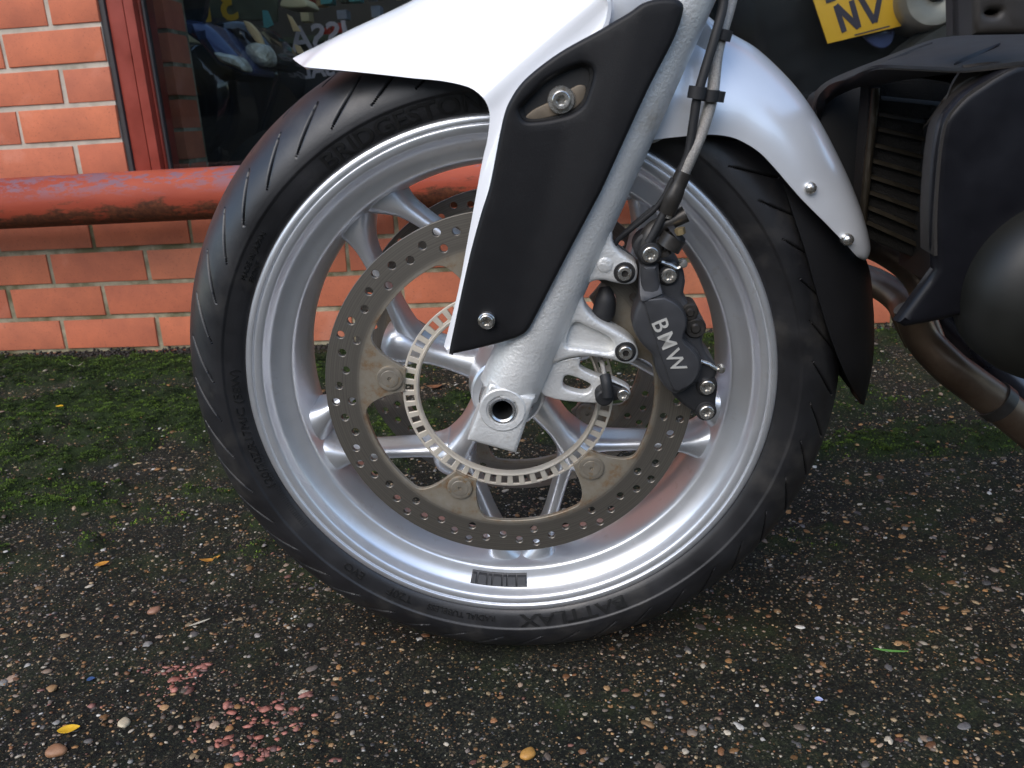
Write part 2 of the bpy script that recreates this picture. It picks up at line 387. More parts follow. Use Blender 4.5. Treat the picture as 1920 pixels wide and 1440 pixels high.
def mat_disc():
    m, nt, b = new_mat('disc_steel')
    tc = N(nt, 'ShaderNodeTexCoord'); sx = N(nt, 'ShaderNodeSeparateXYZ'); nt.links.new(tc.outputs['Object'], sx.inputs[0])
    sz = N(nt, 'ShaderNodeMath', operation='SUBTRACT'); nt.links.new(sx.outputs['Z'], sz.inputs[0]); sz.inputs[1].default_value = 0.2985
    cb = N(nt, 'ShaderNodeCombineXYZ'); nt.links.new(sx.outputs['X'], cb.inputs[0]); nt.links.new(sz.outputs[0], cb.inputs[1])
    ln = N(nt, 'ShaderNodeVectorMath', operation='LENGTH'); nt.links.new(cb.outputs[0], ln.inputs[0])
    c2 = N(nt, 'ShaderNodeCombineXYZ'); nt.links.new(ln.outputs['Value'], c2.inputs[0])
    n = noise(nt, 700, 5, .7, vec=c2.outputs[0])                              # fine circular scoring left by the pads
    n2 = noise(nt, 45, 8, .7)
    band = ramp(nt, ln.outputs['Value'], [(.1285, (0, 0, 0)), (.1305, (1,)*3)])
    steel = ramp(nt, n.outputs['Fac'], [(.3, (.17, .155, .133)), (.7, (.31, .285, .245))])
    tan = ramp(nt, n2.outputs['Fac'], [(.30, (.31, .285, .24)), (.52, (.26, .225, .17)), (.62, (.23, .15, .085)), (.70, (.18, .085, .035))])
    nt.links.new(mixc(nt, band.outputs[0], tan.outputs[0], steel.outputs[0]), b.inputs['Base Color'])
    mm = ramp(nt, band.outputs[0], [(0, (.35,)*3), (1, (.85,)*3)]); nt.links.new(mm.outputs[0], b.inputs['Metallic'])
    b.inputs['Roughness'].default_value = .42; bump(nt, b, n.outputs['Fac'], .25, .0004); return m

M = dict(
    tarmac=mat_ground(), brick=mat_brick(), pipe=mat_pipe(), stone=mat_attr('gravel_stone', .55, 1), moss=mat_attr('moss_green', .9), glass=mat_glass(), disc=mat_disc(),
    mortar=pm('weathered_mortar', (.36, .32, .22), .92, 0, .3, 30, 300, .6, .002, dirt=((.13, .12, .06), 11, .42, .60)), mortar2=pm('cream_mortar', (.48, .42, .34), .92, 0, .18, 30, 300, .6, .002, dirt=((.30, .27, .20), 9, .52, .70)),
    frame=pm('painted_frame', (.27, .045, .028), .42, 0, .18, 18, 60, .12, .0008, dirt=((.12, .03, .02), 14, .58, .75)),
    sealant=pm('dark_sealant', (.05, .045, .045), .7),
    silver=pm('silver_wheel_paint', (.80, .82, .85), .36, .84, .02, 60, coat=.1, rvar=.02, dirt=((.58, .56, .53), 60, .60, .85)),
    cast=pm('silver_cast_paint', (.70, .70, .68), .42, .40, .05, 30, 420, .6, .0010, dirt=((.42, .36, .27), 16, .60, .80)),
    machined=pm('machined_alloy', (.62, .62, .62), .25, .9, .06, 80),
    white=pm('pearl_white_paint', (.84, .85, .87), .22, 0, .01, 20, coat=.8, rvar=.02),
    silverpaint=pm('silver_body_paint', (.74, .77, .81), .30, .45, .03, 25, coat=.8, rvar=.03),
    black=pm('black_plastic', (.007, .007, .008), .50, 0, .06, 60, 1100, .28, .0004, spec=.30, rvar=.02),
    satin=pm('satin_black_body', (.006, .006, .008), .36, 0, .2, 30, 900, .1, .0003, spec=.28),
    inner=pm('unlit_black_plastic', (.010, .010, .010), .7, 0, .2, 30),
    tyre=pm('tyre_rubber', (.0100, .0100, .0115), .44, 0, .22, 25, 700, .25, .0005, rvar=.1, dirt=((.042, .039, .035), 16, .52, .74)),
    letter=pm('tyre_lettering_rubber', (.008, .008, .008), .42, 0, .1, 40),
    ring=pm('sensor_ring_steel', (.68, .62, .52), .40, .4, .12, 40, 300, .1, .0004),
    bolt=pm('bolt_zinc', (.62, .60, .56), .25, .9, .12, 120, dirt=((.30, .24, .17), 150, .55, .7)),
    bronze=pm('stained_steel_bobbin', (.36, .32, .26), .35, .6, .15, 90, dirt=((.32, .20, .08), 120, .56, .7)),
    caliper=pm('anodised_caliper', (.055, .056, .060), .45, .35, .12, 60, 900, .18, .0003),
    darkmetal=pm('dark_fitting_metal', (.05, .046, .042), .38, .5, .25, 70),
    print=pm('silver_print', (.50, .49, .45), .5, .2, .05, 60),
    brass=pm('brass', (.50, .38, .20), .35, .8, .15, 90),
    rubber=pm('black_rubber', (.014, .014, .015), .6),
    braid=pm('braided_hose', (.36, .34, .31), .38, .6, .3, 900, 1800, .8, .001),
    exhaust=pm('heat_stained_steel', (.17, .125, .09), .36, .75, .25, 14, 120, .1, .0005, dirt=((.08, .045, .03), 8, .48, .7)),
    pipeblue=pm('blued_exhaust_steel', (.09, .09, .115), .30, .85, .25, 12),
    engine=pm('engine_casing', (.008, .008, .0062), .50, .0, .2, 20, 500, .1, .0004),
    fin=pm('radiator_slat', (.036, .029, .019), .5, .3, .3, 60), core=pm('radiator_core', (.009, .008, .0065), .8, 0, .5, 500, 900, .8, .002),
    brown=pm('lit_brown_plastic', (.020, .0165, .0135), .55, 0, .12, 12, 900, .2, .0004),  # brownish light on the cowl top is put into this colour
    yellow=pm('number_plate_yellow', (.70, .40, .025), .45, 0, .03, 10), plateink=pm('plate_ink', (.035, .03, .05), .5),
    gblack=pm('gloss_black_paint', (.014, .014, .017), .14, 0, .1, 20, coat=.7), gblue=pm('dark_blue_paint', (.05, .07, .17), .16, .2, .15, 10, coat=.7),
    cream=pm('cream_board', (.74, .62, .36), .7, 0, .1, 12), tan=pm('tan_card', (.80, .56, .28), .7, 0, .1, 12), teal=pm('teal_card', (.12, .40, .38), .6), grey=pm('grey_card', (.32, .34, .40), .6, 0, .2, 20),
    olive=pm('olive_cloth', (.09, .10, .06), .9, 0, .2, 15), red=pm('red_reflector', (.42, .03, .015), .3), amber=pm('amber_lens', (.75, .28, .02), .25), chrome=pm('chrome_lens', (.92, .82, .58), .12, .35, .5, 30, 45, 1., .012),
    mirrorm=pm('dark_reflection', (.012, .013, .018), .6), bprint=pm('reflected_print', (.50, .44, .46), .6), floorm=pm('showroom_floor', (.035, .028, .02), .5), wallm=pm('showroom_wall', (.045, .04, .035), .8),
    tabm=pm('shaded_tab_steel', (.16, .13, .095), .5, .3, .2, 120),
    oppwall=pm('blocker_wall', (.20, .165, .13), .85, 0, .2, 3),
    facade=pm('render_band', (.35, .13, .08), .8, 0, .1, 8), kraft=pm('grey_can', (.30, .28, .25), .45, .4, .2, 20),
    leaf_y=pm('yellow_leaf', (.72, .42, .02), .5, 0, .15, 200), leaf_o=pm('orange_leaf', (.52, .23, .03), .6, 0, .25, 200), leaf_b=pm('brown_leaf', (.20, .085, .035), .7, 0, .3, 150),
    blue=pm('blue_plastic', (.03, .09, .22), .35), paleblue=pm('pale_blue_chip', (.45, .50, .75), .4), stalk=pm('dry_stalk', (.55, .50, .38), .7), grassg=pm('grass_blade', (.12, .30, .06), .6), teal2=pm('green_wrapper', (.05, .38, .30), .4),
)

# ------------------------------------------------------------------ the ground
xs = np.unique(np.r_[-80, -30, -12, -6, -3.5, -2.4, np.arange(-1.9, 1.5, .0045), 2, 3.5, 6, 12, 30, 80].round(5))
ys = np.unique(np.r_[-80, -30, -12, -5, -2, -.8, 0., .2, np.arange(.34, WALL_Y + .03, .0045), WALL_Y + .1].round(5))
X, Y = np.meshgrid(xs, ys); near = ((X > -1.95) & (X < 1.6) & (Y > .3)).astype(float)
Z = ground_height(X, Y) + near * ((fbm(X*6, Y*6, 3) - .47) * .010 + (fbm(X*45, Y*45, 9) - .47) * .007 + (vnoise(X*170, Y*170, 5) - .5) * .0028)
contact = np.exp(-(((X + .09) / .12)**2 + ((Y - .79) / .07)**2)); Z -= contact * (Z + .0005)
MS = np.clip(moss_amount(X, Y), 0, 1) * near; Z += np.clip((MS - .25) / .4, 0, 1) * (.011 * (1 - np.abs(2 * vnoise(X*38, Y*38, 77) - 1))**1.5 + .005 * (1 - np.abs(2 * vnoise(X*95, Y*95, 78) - 1)))
V = np.stack([X, Y, Z], 2).reshape(-1, 3); nr, nc = X.shape
me = bpy.data.meshes.new('ground'); me.from_pydata(V.tolist(), [], grid_faces(nr, nc)); me.update(); finish(me, True, 180)
at = me.attributes.new('moss', 'FLOAT', 'POINT'); at.data.foreach_set('value', MS.ravel().astype('f4'))
tag(link('ground', me, M['tarmac']), kind='structure', label='dark worn tarmac with exposed pebbles')
def ground_z(x, y):
    i = np.clip(np.searchsorted(xs, x) - 1, 0, nc - 2); j = np.clip(np.searchsorted(ys, y) - 1, 0, nr - 2)
    return np.maximum(np.maximum(Z[j, i], Z[j+1, i+1]), np.maximum(Z[j, i+1], Z[j+1, i]))

def bulk(name, V, F, col, mat, smooth=True):
    me = bpy.data.meshes.new(name); me.vertices.add(len(V)); me.vertices.foreach_set('co', V.astype('f4').ravel())
    k = F.shape[1]; me.loops.add(F.size); me.loops.foreach_set('vertex_index', F.astype('i4').ravel())
    me.polygons.add(len(F)); me.polygons.foreach_set('loop_start', np.arange(0, F.size, k, dtype='i4')); me.polygons.foreach_set('loop_total', np.full(len(F), k, 'i4'))
    me.update(calc_edges=True)
    if smooth: me.polygons.foreach_set('use_smooth', np.ones(len(F), bool))
    a = me.color_attributes.new('Col', 'FLOAT_COLOR', 'POINT'); a.data.foreach_set('color', np.c_[col, np.ones(len(col))].astype('f4').ravel())
    return link(name, me, mat)
def ico(sub):
    bm = bmesh.new(); bmesh.ops.create_icosphere(bm, subdivisions=sub, radius=1); bm.verts.ensure_lookup_table()
    v = np.array([p.co[:] for p in bm.verts]); f = np.array([[q.index for q in p.verts] for p in bm.faces]); bm.free(); return v, f
PAL = np.array([(.40, .20, .07), (.46, .27, .12), (.34, .15, .06), (.50, .36, .20), (.58, .50, .38), (.66, .63, .56), (.30, .27, .24), (.20, .16, .13), (.16, .15, .145), (.28, .12, .085), (.44, .31, .21), (.10, .095, .09), (.26, .20, .15)])
PW = np.array([17, 16, 8, 14, 10, 5, 7, 12, 6, 2.5, 9, 10, 13.]); PW /= PW.sum()
def scatter(n, smin, smax, sub, seed, ylo=.36, yhi=1.66, power=2.2):
    r = np.random.default_rng(seed); iv, if_ = ico(sub)
    x = r.uniform(-1.5, 1.25, n); y = ylo + (yhi - ylo) * r.random(n)**1.25
    keep = r.random(n) > np.clip(moss_amount(x, y) * .95, 0, .93); keep &= ~((np.abs(x + .09) < .07) & (np.abs(y - .79) < .05)); x, y = x[keep], y[keep]; n = len(x)
    s = smin + (smax - smin) * r.random(n)**power
    ax = np.stack([s * r.uniform(.75, 1.35, n), s * r.uniform(.6, 1.0, n), s * r.uniform(.22, .5, n)], 1); a = r.uniform(0, 2*PI, n)
    P = iv[None] * (1 + .42 * (r.random((n, len(iv), 1)) - .5)) * ax[:, None, :]
    c, s_ = np.cos(a)[:, None], np.sin(a)[:, None]; px = P[..., 0]*c - P[..., 1]*s_; py = P[..., 0]*s_ + P[..., 1]*c
    z = ground_z(x, y) - ax[:, 2] * r.uniform(.35, .95, n)
    Vv = np.stack([px + x[:, None], py + y[:, None], P[..., 2] + z[:, None]], 2).reshape(-1, 3)
    Ff = (if_[None] + (np.arange(n) * len(iv))[:, None, None]).reshape(-1, 3)
    cc = PAL[r.choice(len(PAL), n, p=PW)] * r.uniform(.30, .95, (n, 1)); cc = np.clip(cc, 0, .8)
    return Vv, Ff, np.repeat(cc, len(iv), 0)
def join(parts):
    vs, fs, cs, k = [], [], [], 0
    for v, f, c in parts: vs.append(v); fs.append(f + k); cs.append(c); k += len(v)
    return np.concatenate(vs), np.concatenate(fs), np.concatenate(cs)
tag(bulk('gravel', *join([scatter(3600, .0026, .0058, 2, 11, power=2.2), scatter(17000, .0015, .0034, 1, 14), scatter(42000, .0007, .0020, 1, 12)]), M['stone']), kind='stuff', label='small tan, white and grey pebbles set in the tarmac')
# crumbs of red brick trodden into the tarmac, bottom left
def crumbs():
    r = np.random.default_rng(5); iv, if_ = ico(1); pts = []
    for cx, cy, sx_, sy_, n in [(-0.4399, 0.7159, 0.022, 0.01, 130), (-0.4551, 0.6895, 0.025, 0.012, 90), (-0.3363, 0.6558, 0.018, 0.012, 110), (-0.2922, 0.6569, 0.01, 0.012, 60), (-0.3409, 0.605, 0.03, 0.01, 160), (-0.2945, 0.5996, 0.03, 0.014, 160), (-0.375, 0.625, 0.012, 0.006, 40), (-0.4618, 0.6606, 0.05, 0.02, 60)]:
        pts += [(cx + r.normal() * sx_, cy + r.normal() * sy_) for _ in range(n)]
    P = np.array(pts); P = P[fbm(P[:, 0]*60, P[:, 1]*90, 13, 3) > .47]; n = len(P); s = r.uniform(.0010, .0046, n) * (r.random(n)**1.6 + .22); a = r.uniform(0, 2*PI, n)
    Q = iv[None] * (1 + .5 * (r.random((n, len(iv), 1)) - .5)) * np.stack([s * r.uniform(1, 2.2, n), s, s * .26], 1)[:, None, :]
    c, s_ = np.cos(a)[:, None], np.sin(a)[:, None]; z = ground_z(P[:, 0], P[:, 1]) - .0002
    Vv = np.stack([Q[..., 0]*c - Q[..., 1]*s_ + P[:, :1], Q[..., 0]*s_ + Q[..., 1]*c + P[:, 1:], Q[..., 2] + z[:, None]], 2).reshape(-1, 3)
    cc = np.array([(.40, .135, .09)]) * r.uniform(.25, 1.15, (n, 1)) + r.uniform(0, .05, (n, 1))
    return Vv, (if_[None] + (np.arange(n) * len(iv))[:, None, None]).reshape(-1, 3), np.repeat(cc, len(iv), 0)
tag(bulk('brick_rubble', *crumbs(), M['stone'], False), kind='stuff', label='crumbs of red brick trodden into the tarmac')
# moss: small upright leaflets in cushions
def moss():
    r = np.random.default_rng(8); n = 330000; x = r.uniform(-1.75, 1.2, n); y = r.uniform(.5, WALL_Y + .0, n)
    keep = r.random(n) < np.clip(moss_amount(x, y) * 1.1, 0, 1) * (.25 + .75 * (fbm(x*30, y*30, 61) > .47)); keep &= ~((np.abs(x + .09) < .09) & (np.abs(y - .79) < .07)); x, y = x[keep], y[keep]; n = len(x)
    z = ground_z(x, y) - .0008; h = r.uniform(.0008, .0034, n) * (.6 + .8 * fbm(x*30, y*30, 61)); w = r.uniform(.0009, .0022, n); a = r.uniform(0, PI, n); tl = r.uniform(-.6, .6, (n, 2)) * h[:, None]
    dx, dy = np.cos(a) * w, np.sin(a) * w
    P = np.stack([np.stack([x - dx, y - dy, z], 1), np.stack([x + dx, y + dy, z], 1), np.stack([x + tl[:, 0], y + tl[:, 1], z + h], 1)], 1).reshape(-1, 3)
    t = (fbm(x*7, y*11, 31) * .6 + fbm(x*40, y*40, 33) * .4)[:, None] + r.uniform(-.15, .15, (n, 1))
    c = np.clip(np.array([(.010, .020, .003)]) + (np.clip(t - .38, 0, .5)) * np.array([(.42, .66, .05)]), 0, 1)
    return P, np.arange(3 * n).reshape(-1, 3), np.repeat(c, 3, 0)
def cushions():
    r = np.random.default_rng(18); n = 26000; x = r.uniform(-1.75, 1.2, n); y = r.uniform(.55, WALL_Y - .01, n); m_ = np.clip(moss_amount(x, y), 0, 1.6)
    keep = r.random(n) < np.clip((m_ - .35) * .8, 0, .55); keep &= ~((np.abs(x + .09) < .10) & (np.abs(y - .79) < .08)); x, y = x[keep], y[keep]; n = len(x)
    R_ = r.uniform(.003, .010, n) * (.6 + .8 * vnoise(x*17, y*17, 71)); k = 46
    u = r.random((n, k)); ph = r.uniform(0, 2*PI, (n, k)); rho = np.sqrt(u); hgt = .75 * np.sqrt(1 - u * .96)
    wob = 1 + .25 * np.sin(ph * 2 + r.uniform(0, 6, (n, 1)))
    lx_ = rho * np.cos(ph) * R_[:, None] * wob; ly_ = rho * np.sin(ph) * R_[:, None]; lz_ = hgt * R_[:, None] * .8
    cx = x[:, None] + lx_; cy = y[:, None] + ly_; cz = ground_z(x, y)[:, None] - .001 + lz_
    a = r.uniform(0, 2*PI, (n, k)); w = r.uniform(.0007, .0017, (n, k)); h = r.uniform(.0006, .0022, (n, k))
    dx, dy = np.cos(a) * w, np.sin(a) * w; ox, oy = lx_ / R_[:, None] * h, ly_ / R_[:, None] * h
    P = np.stack([np.stack([cx - dx, cy - dy, cz - .0006], 2), np.stack([cx + dx, cy + dy, cz - .0006], 2), np.stack([cx + ox * 1.2, cy + oy * 1.2, cz + h], 2)], 2).reshape(-1, 3)
    t = np.clip(fbm(x*6, y*10, 31)[:, None] * .7 + r.uniform(-.12, .12, (n, 1)) + r.uniform(-.1, .1, (n, k)) + .22 * np.clip(1.6 - y, 0, .6)[:, None], 0, 1)
    c = np.array([.011, .021, .004]) + np.clip(t - .24, 0, .6)[..., None] * np.array([.22, .36, .03])
    return P, np.arange(len(P)).reshape(-1, 3), np.repeat(c.reshape(-1, 3), 3, 0)
tag(bulk('moss_cushions', *cushions(), M['moss'], False), kind='stuff', label='raised cushions of green moss on the tarmac')
tag(bulk('moss', *moss(), M['moss'], False), kind='stuff', label='green moss along the foot of the brick wall')
# damp soil and grit crumbs piled in the angle of wall and ground
def soil():
    r = np.random.default_rng(3); iv, if_ = ico(1); n = 4600; x = r.uniform(-1.75, 1.2, n); d = np.abs(r.normal(0, .018, n)); y = WALL_Y - .003 - d
    s = r.uniform(.001, .0042, n); z = ground_z(x, y) + np.maximum(0, .022 - d * .9) * r.random(n)**1.7 * (.1 + 1.6 * np.clip(fbm(x*24, x*0, 4, 3) - .25, 0, 1))
    Q = iv[None] * (1 + .5 * (r.random((n, len(iv), 1)) - .5)) * s[:, None, None]
    Vv = (Q + np.stack([x, y, z], 1)[:, None]).reshape(-1, 3); cc = np.array([(.016, .014, .010)]) * r.uniform(.4, 1.6, (n, 1))
    return Vv, (if_[None] + (np.arange(n) * len(iv))[:, None, None]).reshape(-1, 3), np.repeat(cc, len(iv), 0)
tag(bulk('soil_debris', *soil(), M['stone'], False), kind='stuff', label='dark soil and grit along the foot of the wall')

# ------------------------------------------------------------------ the brick wall
WX0, WX1 = -3.2, 2.4; PITCH, CRS, BED0 = .225, .075, .7557
def brick_mesh(w, h, d, seed):
    r = random.Random(seed); bm = bmesh.new(); bmesh.ops.create_cube(bm, size=1)
    for v in bm.verts: v.co = Vector(((v.co.x + r.uniform(-.006, .006)) * w, v.co.y * d, (v.co.z + r.uniform(-.012, .012)) * h))
    bmesh.ops.bevel(bm, geom=[e for e in bm.edges if (e.verts[0].co.y < 0 and e.verts[1].co.y < 0)], offset=.0024, segments=2, affect='EDGES', profile=.5)
    me = bpy.data.meshes.new('brick'); bm.to_mesh(me); bm.free(); me.materials.append(M['brick']); finish(me, True, 40); return me
BR = [brick_mesh(.215, .065, .1, i) for i in range(7)]
CACHE = {}
def lay(parent, x0, x1, zc, y, k):
    """one brick between two joint centres."""
    w = x1 - x0 - .010
    if w < .02: return
    if abs(w - .215) < .001: me = BR[k % 7]
    else:
        key = (round(w, 3), k % 3)
        if key not in CACHE: CACHE[key] = brick_mesh(w, .065, .1, 90 + k % 3)
        me = CACHE[key]
    o = bpy.data.objects.new('brick', me); COL.objects.link(o); o.parent = parent
    o.location = (x0 + .005 + w/2 + random.uniform(-.0012, .0012), y + .05 + random.uniform(-.0012, .0012), zc + random.uniform(-.001, .001)); o.rotation_euler = (0, random.uniform(-.004, .004), random.uniform(-.004, .004))
wall = tag(empty('brick_wall', (0, WALL_Y, 0)), 'red brick wall with pale mortar below and beside the shop window', 'wall')
FX0, FX1 = -.993, 2.16                                 # window opening
SILL = BED0 - CRS * 4 - .02
kk = 0
for row in range(-4, 10):                              # row r lies between beds BED0-75r and BED0-75(r+1)
    zc = BED0 - CRS * row - CRS / 2
    first = -1.10 if row % 2 else -.9875
    joints = [first + PITCH * i for i in range(-11, 17)]
    for a_, b_ in zip(joints[:-1], joints[1:]):
        a2, b2 = max(a_, WX0), min(b_, WX1)
        if row < 4:
            if a2 < FX0 - .002: lay(wall, a2, min(b2, FX0 + .005), zc, 0, kk)
        elif b2 > a2: lay(wall, a2, b2, zc, 0, kk)
        kk += 3 if kk % 4 else 2
for o in wall.children: pass
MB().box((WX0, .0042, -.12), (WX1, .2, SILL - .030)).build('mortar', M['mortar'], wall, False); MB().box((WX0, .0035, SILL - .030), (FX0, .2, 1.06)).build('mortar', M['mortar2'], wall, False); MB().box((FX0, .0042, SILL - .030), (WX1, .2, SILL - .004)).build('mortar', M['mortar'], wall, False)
box('upper_wall', (WX0, .004, 1.06), (FX0, .2, 3.0), M['facade'], wall); box('upper_wall', (FX0, .004, 2.3), (WX1, .2, 3.0), M['facade'], wall); box('upper_wall', (FX1, .004, SILL), (WX1, .2, 2.3), M['facade'], wall)

# ------------------------------------------------------------------ the shop window
win = tag(empty('shop_window', (0, WALL_Y, SILL)), 'showroom window with chipped red painted frame set in the brick wall', 'window')
zt = 2.3 - SILL
mb = MB(); mb.box((FX0 + .0125, .012, 0), (-.945, .08, zt)); mb.box((-.945, .022, 0), (-.940, .08, zt)); mb.box((-.940, .004, 0), (-.919, .08, zt)); mb.box((-.919, .020, .0), (-.9135, .08, zt))
mb.build('window_frame', M['frame'], win, bevel=.0025)
box('sealant', (FX0 + .0005, .006, 0), (FX0 + .012, .08, zt), M['sealant'], win)
box('sealant', (-.9130, .026, .0), (-.908, .04, zt), M['sealant'], win, .0005)
box('sill', (FX0 + .001, -.012, -.003), (FX1 - .001, .15, .022), M['frame'], win)
box('window_frame', (FX1 - .06, .012, .023), (FX1 - .001, .08, zt), M['frame'], win)
MB().box((-.9075, .030, .023), (FX1 - .061, .036, zt)).build('glass_pane', M['glass'], win, False)

# ------------------------------------------------------------------ unseen building added behind the viewer: cuts low sky out of reflections
opp = tag(empty('sky_blocker', (0, -9.5, 0)), 'unseen plain building added behind the viewer to cut low sky light', 'building')
MB().box((-25, -4, -.1), (25, 0, 2.9)).build('wall', M['oppwall'], opp, False)
for i in range(12): box('window', (-22 + 3.8*i, -.02, .9), (-20.6 + 3.8*i, .03, 2.4), M['gblack'], opp, .01)

# ------------------------------------------------------------------ the showroom behind the glass
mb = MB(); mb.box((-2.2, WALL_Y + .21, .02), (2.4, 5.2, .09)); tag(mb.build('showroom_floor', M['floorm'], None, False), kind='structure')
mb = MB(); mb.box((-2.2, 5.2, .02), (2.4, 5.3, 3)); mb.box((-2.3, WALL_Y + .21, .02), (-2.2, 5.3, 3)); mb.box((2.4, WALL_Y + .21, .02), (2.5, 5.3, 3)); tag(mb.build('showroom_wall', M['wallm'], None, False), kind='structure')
tag(MB().box((-2.3, WALL_Y - .0, 3.001), (2.5, 5.3, 3.02)).build('added_glass_roof', M['glass'], None, False), kind='structure')  # unseen glass roof added so sky light brightens the showroom
IY = 2.08
pier = tag(empty('interior_pier', (0, IY, .09)), 'narrow brick pier seen behind the window glass', 'pier')
pts = [(-1.0023, 0.6572), (-1.0081, 0.6996)]                                               # right edge of the pier, mortar beds
PXR = pts[0][0]; PXL = PXR - .34
beds = [pts[1][1] + CRS * i for i in range(-7, 12)]
for i, zb in enumerate(beds):
    cut = PXR - (.06 if i % 2 else .11); lay(pier, cut, PXR + .004, zb + CRS/2 - .09, 0, i); lay(pier, cut - .225, cut, zb + CRS/2 - .09, 0, i + 2)
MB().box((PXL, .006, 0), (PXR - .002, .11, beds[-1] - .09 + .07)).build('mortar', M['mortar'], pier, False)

def wplate(name, y, pts, thick, mat, parent, r=.004, sm=True, corners=(), bulge=0., grid=0):
    """a solid panel standing parallel to the wall at depth y (world)."""
    P = spline(pts, 6, True, corners) if sm else np.array(pts)
    if sm and bulge:
        Q = P if area2(P) > 0 else P[::-1]
        yf = lambda q: bulge * (1 - np.exp(-segdist(q, Q) / .02))
    else: yf = None
    return plate(name, P, -(y - parent.location.y), thick, mat, parent, r=r, yfun=yf, grid=grid)
BY = 2.45
b1 = tag(empty('showroom_motorcycle', (0, BY, .09)), 'dark blue and black motorcycle with slanted fairing inside the window', 'motorcycle', 'motorcycles in the showroom')
def shift(pts, o): return [(x - o.location.x, z - o.location.z) for x, z in pts]
wplate('fairing', BY, shift([(-1.1326, 0.8431), (-1.1097, 0.8415), (-1.0763, 0.8342), (-1.0454, 0.8117), (-1.0163, 0.7772), (-0.9906, 0.7445), (-0.9724, 0.7121), (-0.9794, 0.6915), (-1.0129, 0.7005), (-1.0493, 0.7168), (-1.0717, 0.7461), (-1.0934, 0.7787), (-1.1206, 0.8011), (-1.1368, 0.8194)], b1), .22, M['gblue'], b1, .012, bulge=.05, grid=.02)
wplate('headlight', BY - .04, shift([(-1.0412, 0.7518), (-1.0115, 0.7465), (-0.9755, 0.734), (-0.957, 0.7055), (-0.9624, 0.6955), (-0.9943, 0.7112), (-1.0296, 0.7288)], b1), .05, M['chrome'], b1, .008, bulge=.02, grid=.012)
wplate('body', BY + .05, shift([(-1.1692, 0.7733), (-1.1157, 0.7841), (-1.0617, 0.7275), (-1.0269, 0.6967), (-1.0262, 0.6243), (-1.0524, 0.5335), (-1.1284, 0.466), (-1.197, 0.4504), (-1.197, 0.5452), (-1.19, 0.6776), (-1.1721, 0.7343)], b1), .26, M['gblack'], b1, .02, bulge=.05, grid=.03)
wplate('front_fork', BY + .03, shift([(-1.169, 0.5809), (-1.1171, 0.578), (-1.0922, 0.4838), (-1.1144, 0.4472), (-1.1711, 0.4501)], b1), .05, M['gblack'], b1, .01)
wplate('reflector', BY - .02, shift([(-1.1743, 0.7926), (-1.1595, 0.7779), (-1.1477, 0.746), (-1.1455, 0.7146), (-1.153, 0.694), (-1.1634, 0.7017), (-1.1657, 0.7437), (-1.1736, 0.7753)], b1), .03, M['red'], b1, .004)
wplate('indicator', BY - .05, shift([(-1.1533, 0.6753), (-1.1424, 0.6712), (-1.1359, 0.6533), (-1.1464, 0.6487), (-1.1583, 0.6581)], b1), .04, M['amber'], b1, .006)
wplate('screen', BY + .02, shift([(-1.1418, 0.8902), (-1.1028, 0.9146), (-1.0659, 0.9054), (-1.0696, 0.8717), (-1.0842, 0.8419), (-1.1155, 0.8406), (-1.1401, 0.8559)], b1), .02, M['gblack'], b1, .006)
BY2 = 2.62
b2 = tag(empty('showroom_motorcycle', (0, BY2, .09)), 'black motorcycle with a round bright headlamp inside the window', 'motorcycle', 'motorcycles in the showroom')
wplate('fairing', BY2, shift([(-1.1187, 0.8524), (-1.0689, 0.8564), (-1.025, 0.8499), (-0.992, 0.8259), (-0.9639, 0.7949), (-0.9408, 0.7567), (-0.9368, 0.7268), (-0.9674, 0.7138), (-1.0183, 0.7318), (-1.0541, 0.7675), (-1.0851, 0.8063), (-1.1136, 0.8338)], b2), .2, M['gblack'], b2, .012, bulge=.05, grid=.02)
wplate('headlight', BY2 - .07, shift([(-1.0059, 0.7739), (-0.9824, 0.7838), (-0.9554, 0.7778), (-0.9388, 0.7553), (-0.9379, 0.7282), (-0.9564, 0.7167), (-0.9868, 0.7276), (-1.0057, 0.7487)], b2), .06, M['chrome'], b2, .008, bulge=.03, grid=.010)
wplate('fairing_glint', BY2 - .055, shift([(-1.0055, 0.8435), (-0.9902, 0.8389), (-0.9667, 0.8089), (-0.959, 0.7796), (-0.9778, 0.788), (-0.9974, 0.818)], b2), .02, M['tan'], b2, .004)  # golden highlight on the fairing, built as a tan strip
wplate('body', BY2 + .06, shift([(-1.0751, 0.7388), (-0.9718, 0.7248), (-0.9656, 0.6785), (-1.0147, 0.5723), (-1.075, 0.4554), (-1.14, 0.4588), (-1.1238, 0.6178)], b2), .25, M['gblack'], b2, .02)
for i in range(2):
    w_ = (b1, b2)[i]; wx, wy = ((-.86, .17), (-.30, .20))[i]
    lathe('wheel', [(.23, -.05), (.23, .05), (.19, .06), (.15, .05), (.15, -.05), (.19, -.06)], M['inner'], w_, 40, wx, .23, closed=True)
SB = 2.95
ban = tag(empty('mirrored_lettering', (0, SB, .35)), 'reversed van lettering mirrored in the glass, built as a black board', 'banner')  # stands in for a van's lettering reflected in the window
wplate('reflection_board', SB, shift([(-1.2276, 0.7471), (-0.7021, 0.7728), (-0.7182, 0.6154), (-1.2477, 0.62)], ban), .01, M['mirrorm'], ban, .002, sm=False)
def btext(body, at, size, mirror=True, mat='bprint', rot=0., y=SB - .004, parent=None, name='lettering'):
    me = text_mesh(body, size, .002, .001, mirror); o = link(name, me, M[mat], parent or ban); p = parent or ban
    o.location = (at[0], y - p.location.y, at[1] - p.location.z); o.rotation_euler = (PI/2, rot, 0); return o
(tx, tz), (tx2, tz2) = [(-1.1195, 0.7216), (-0.9574, 0.7244)]
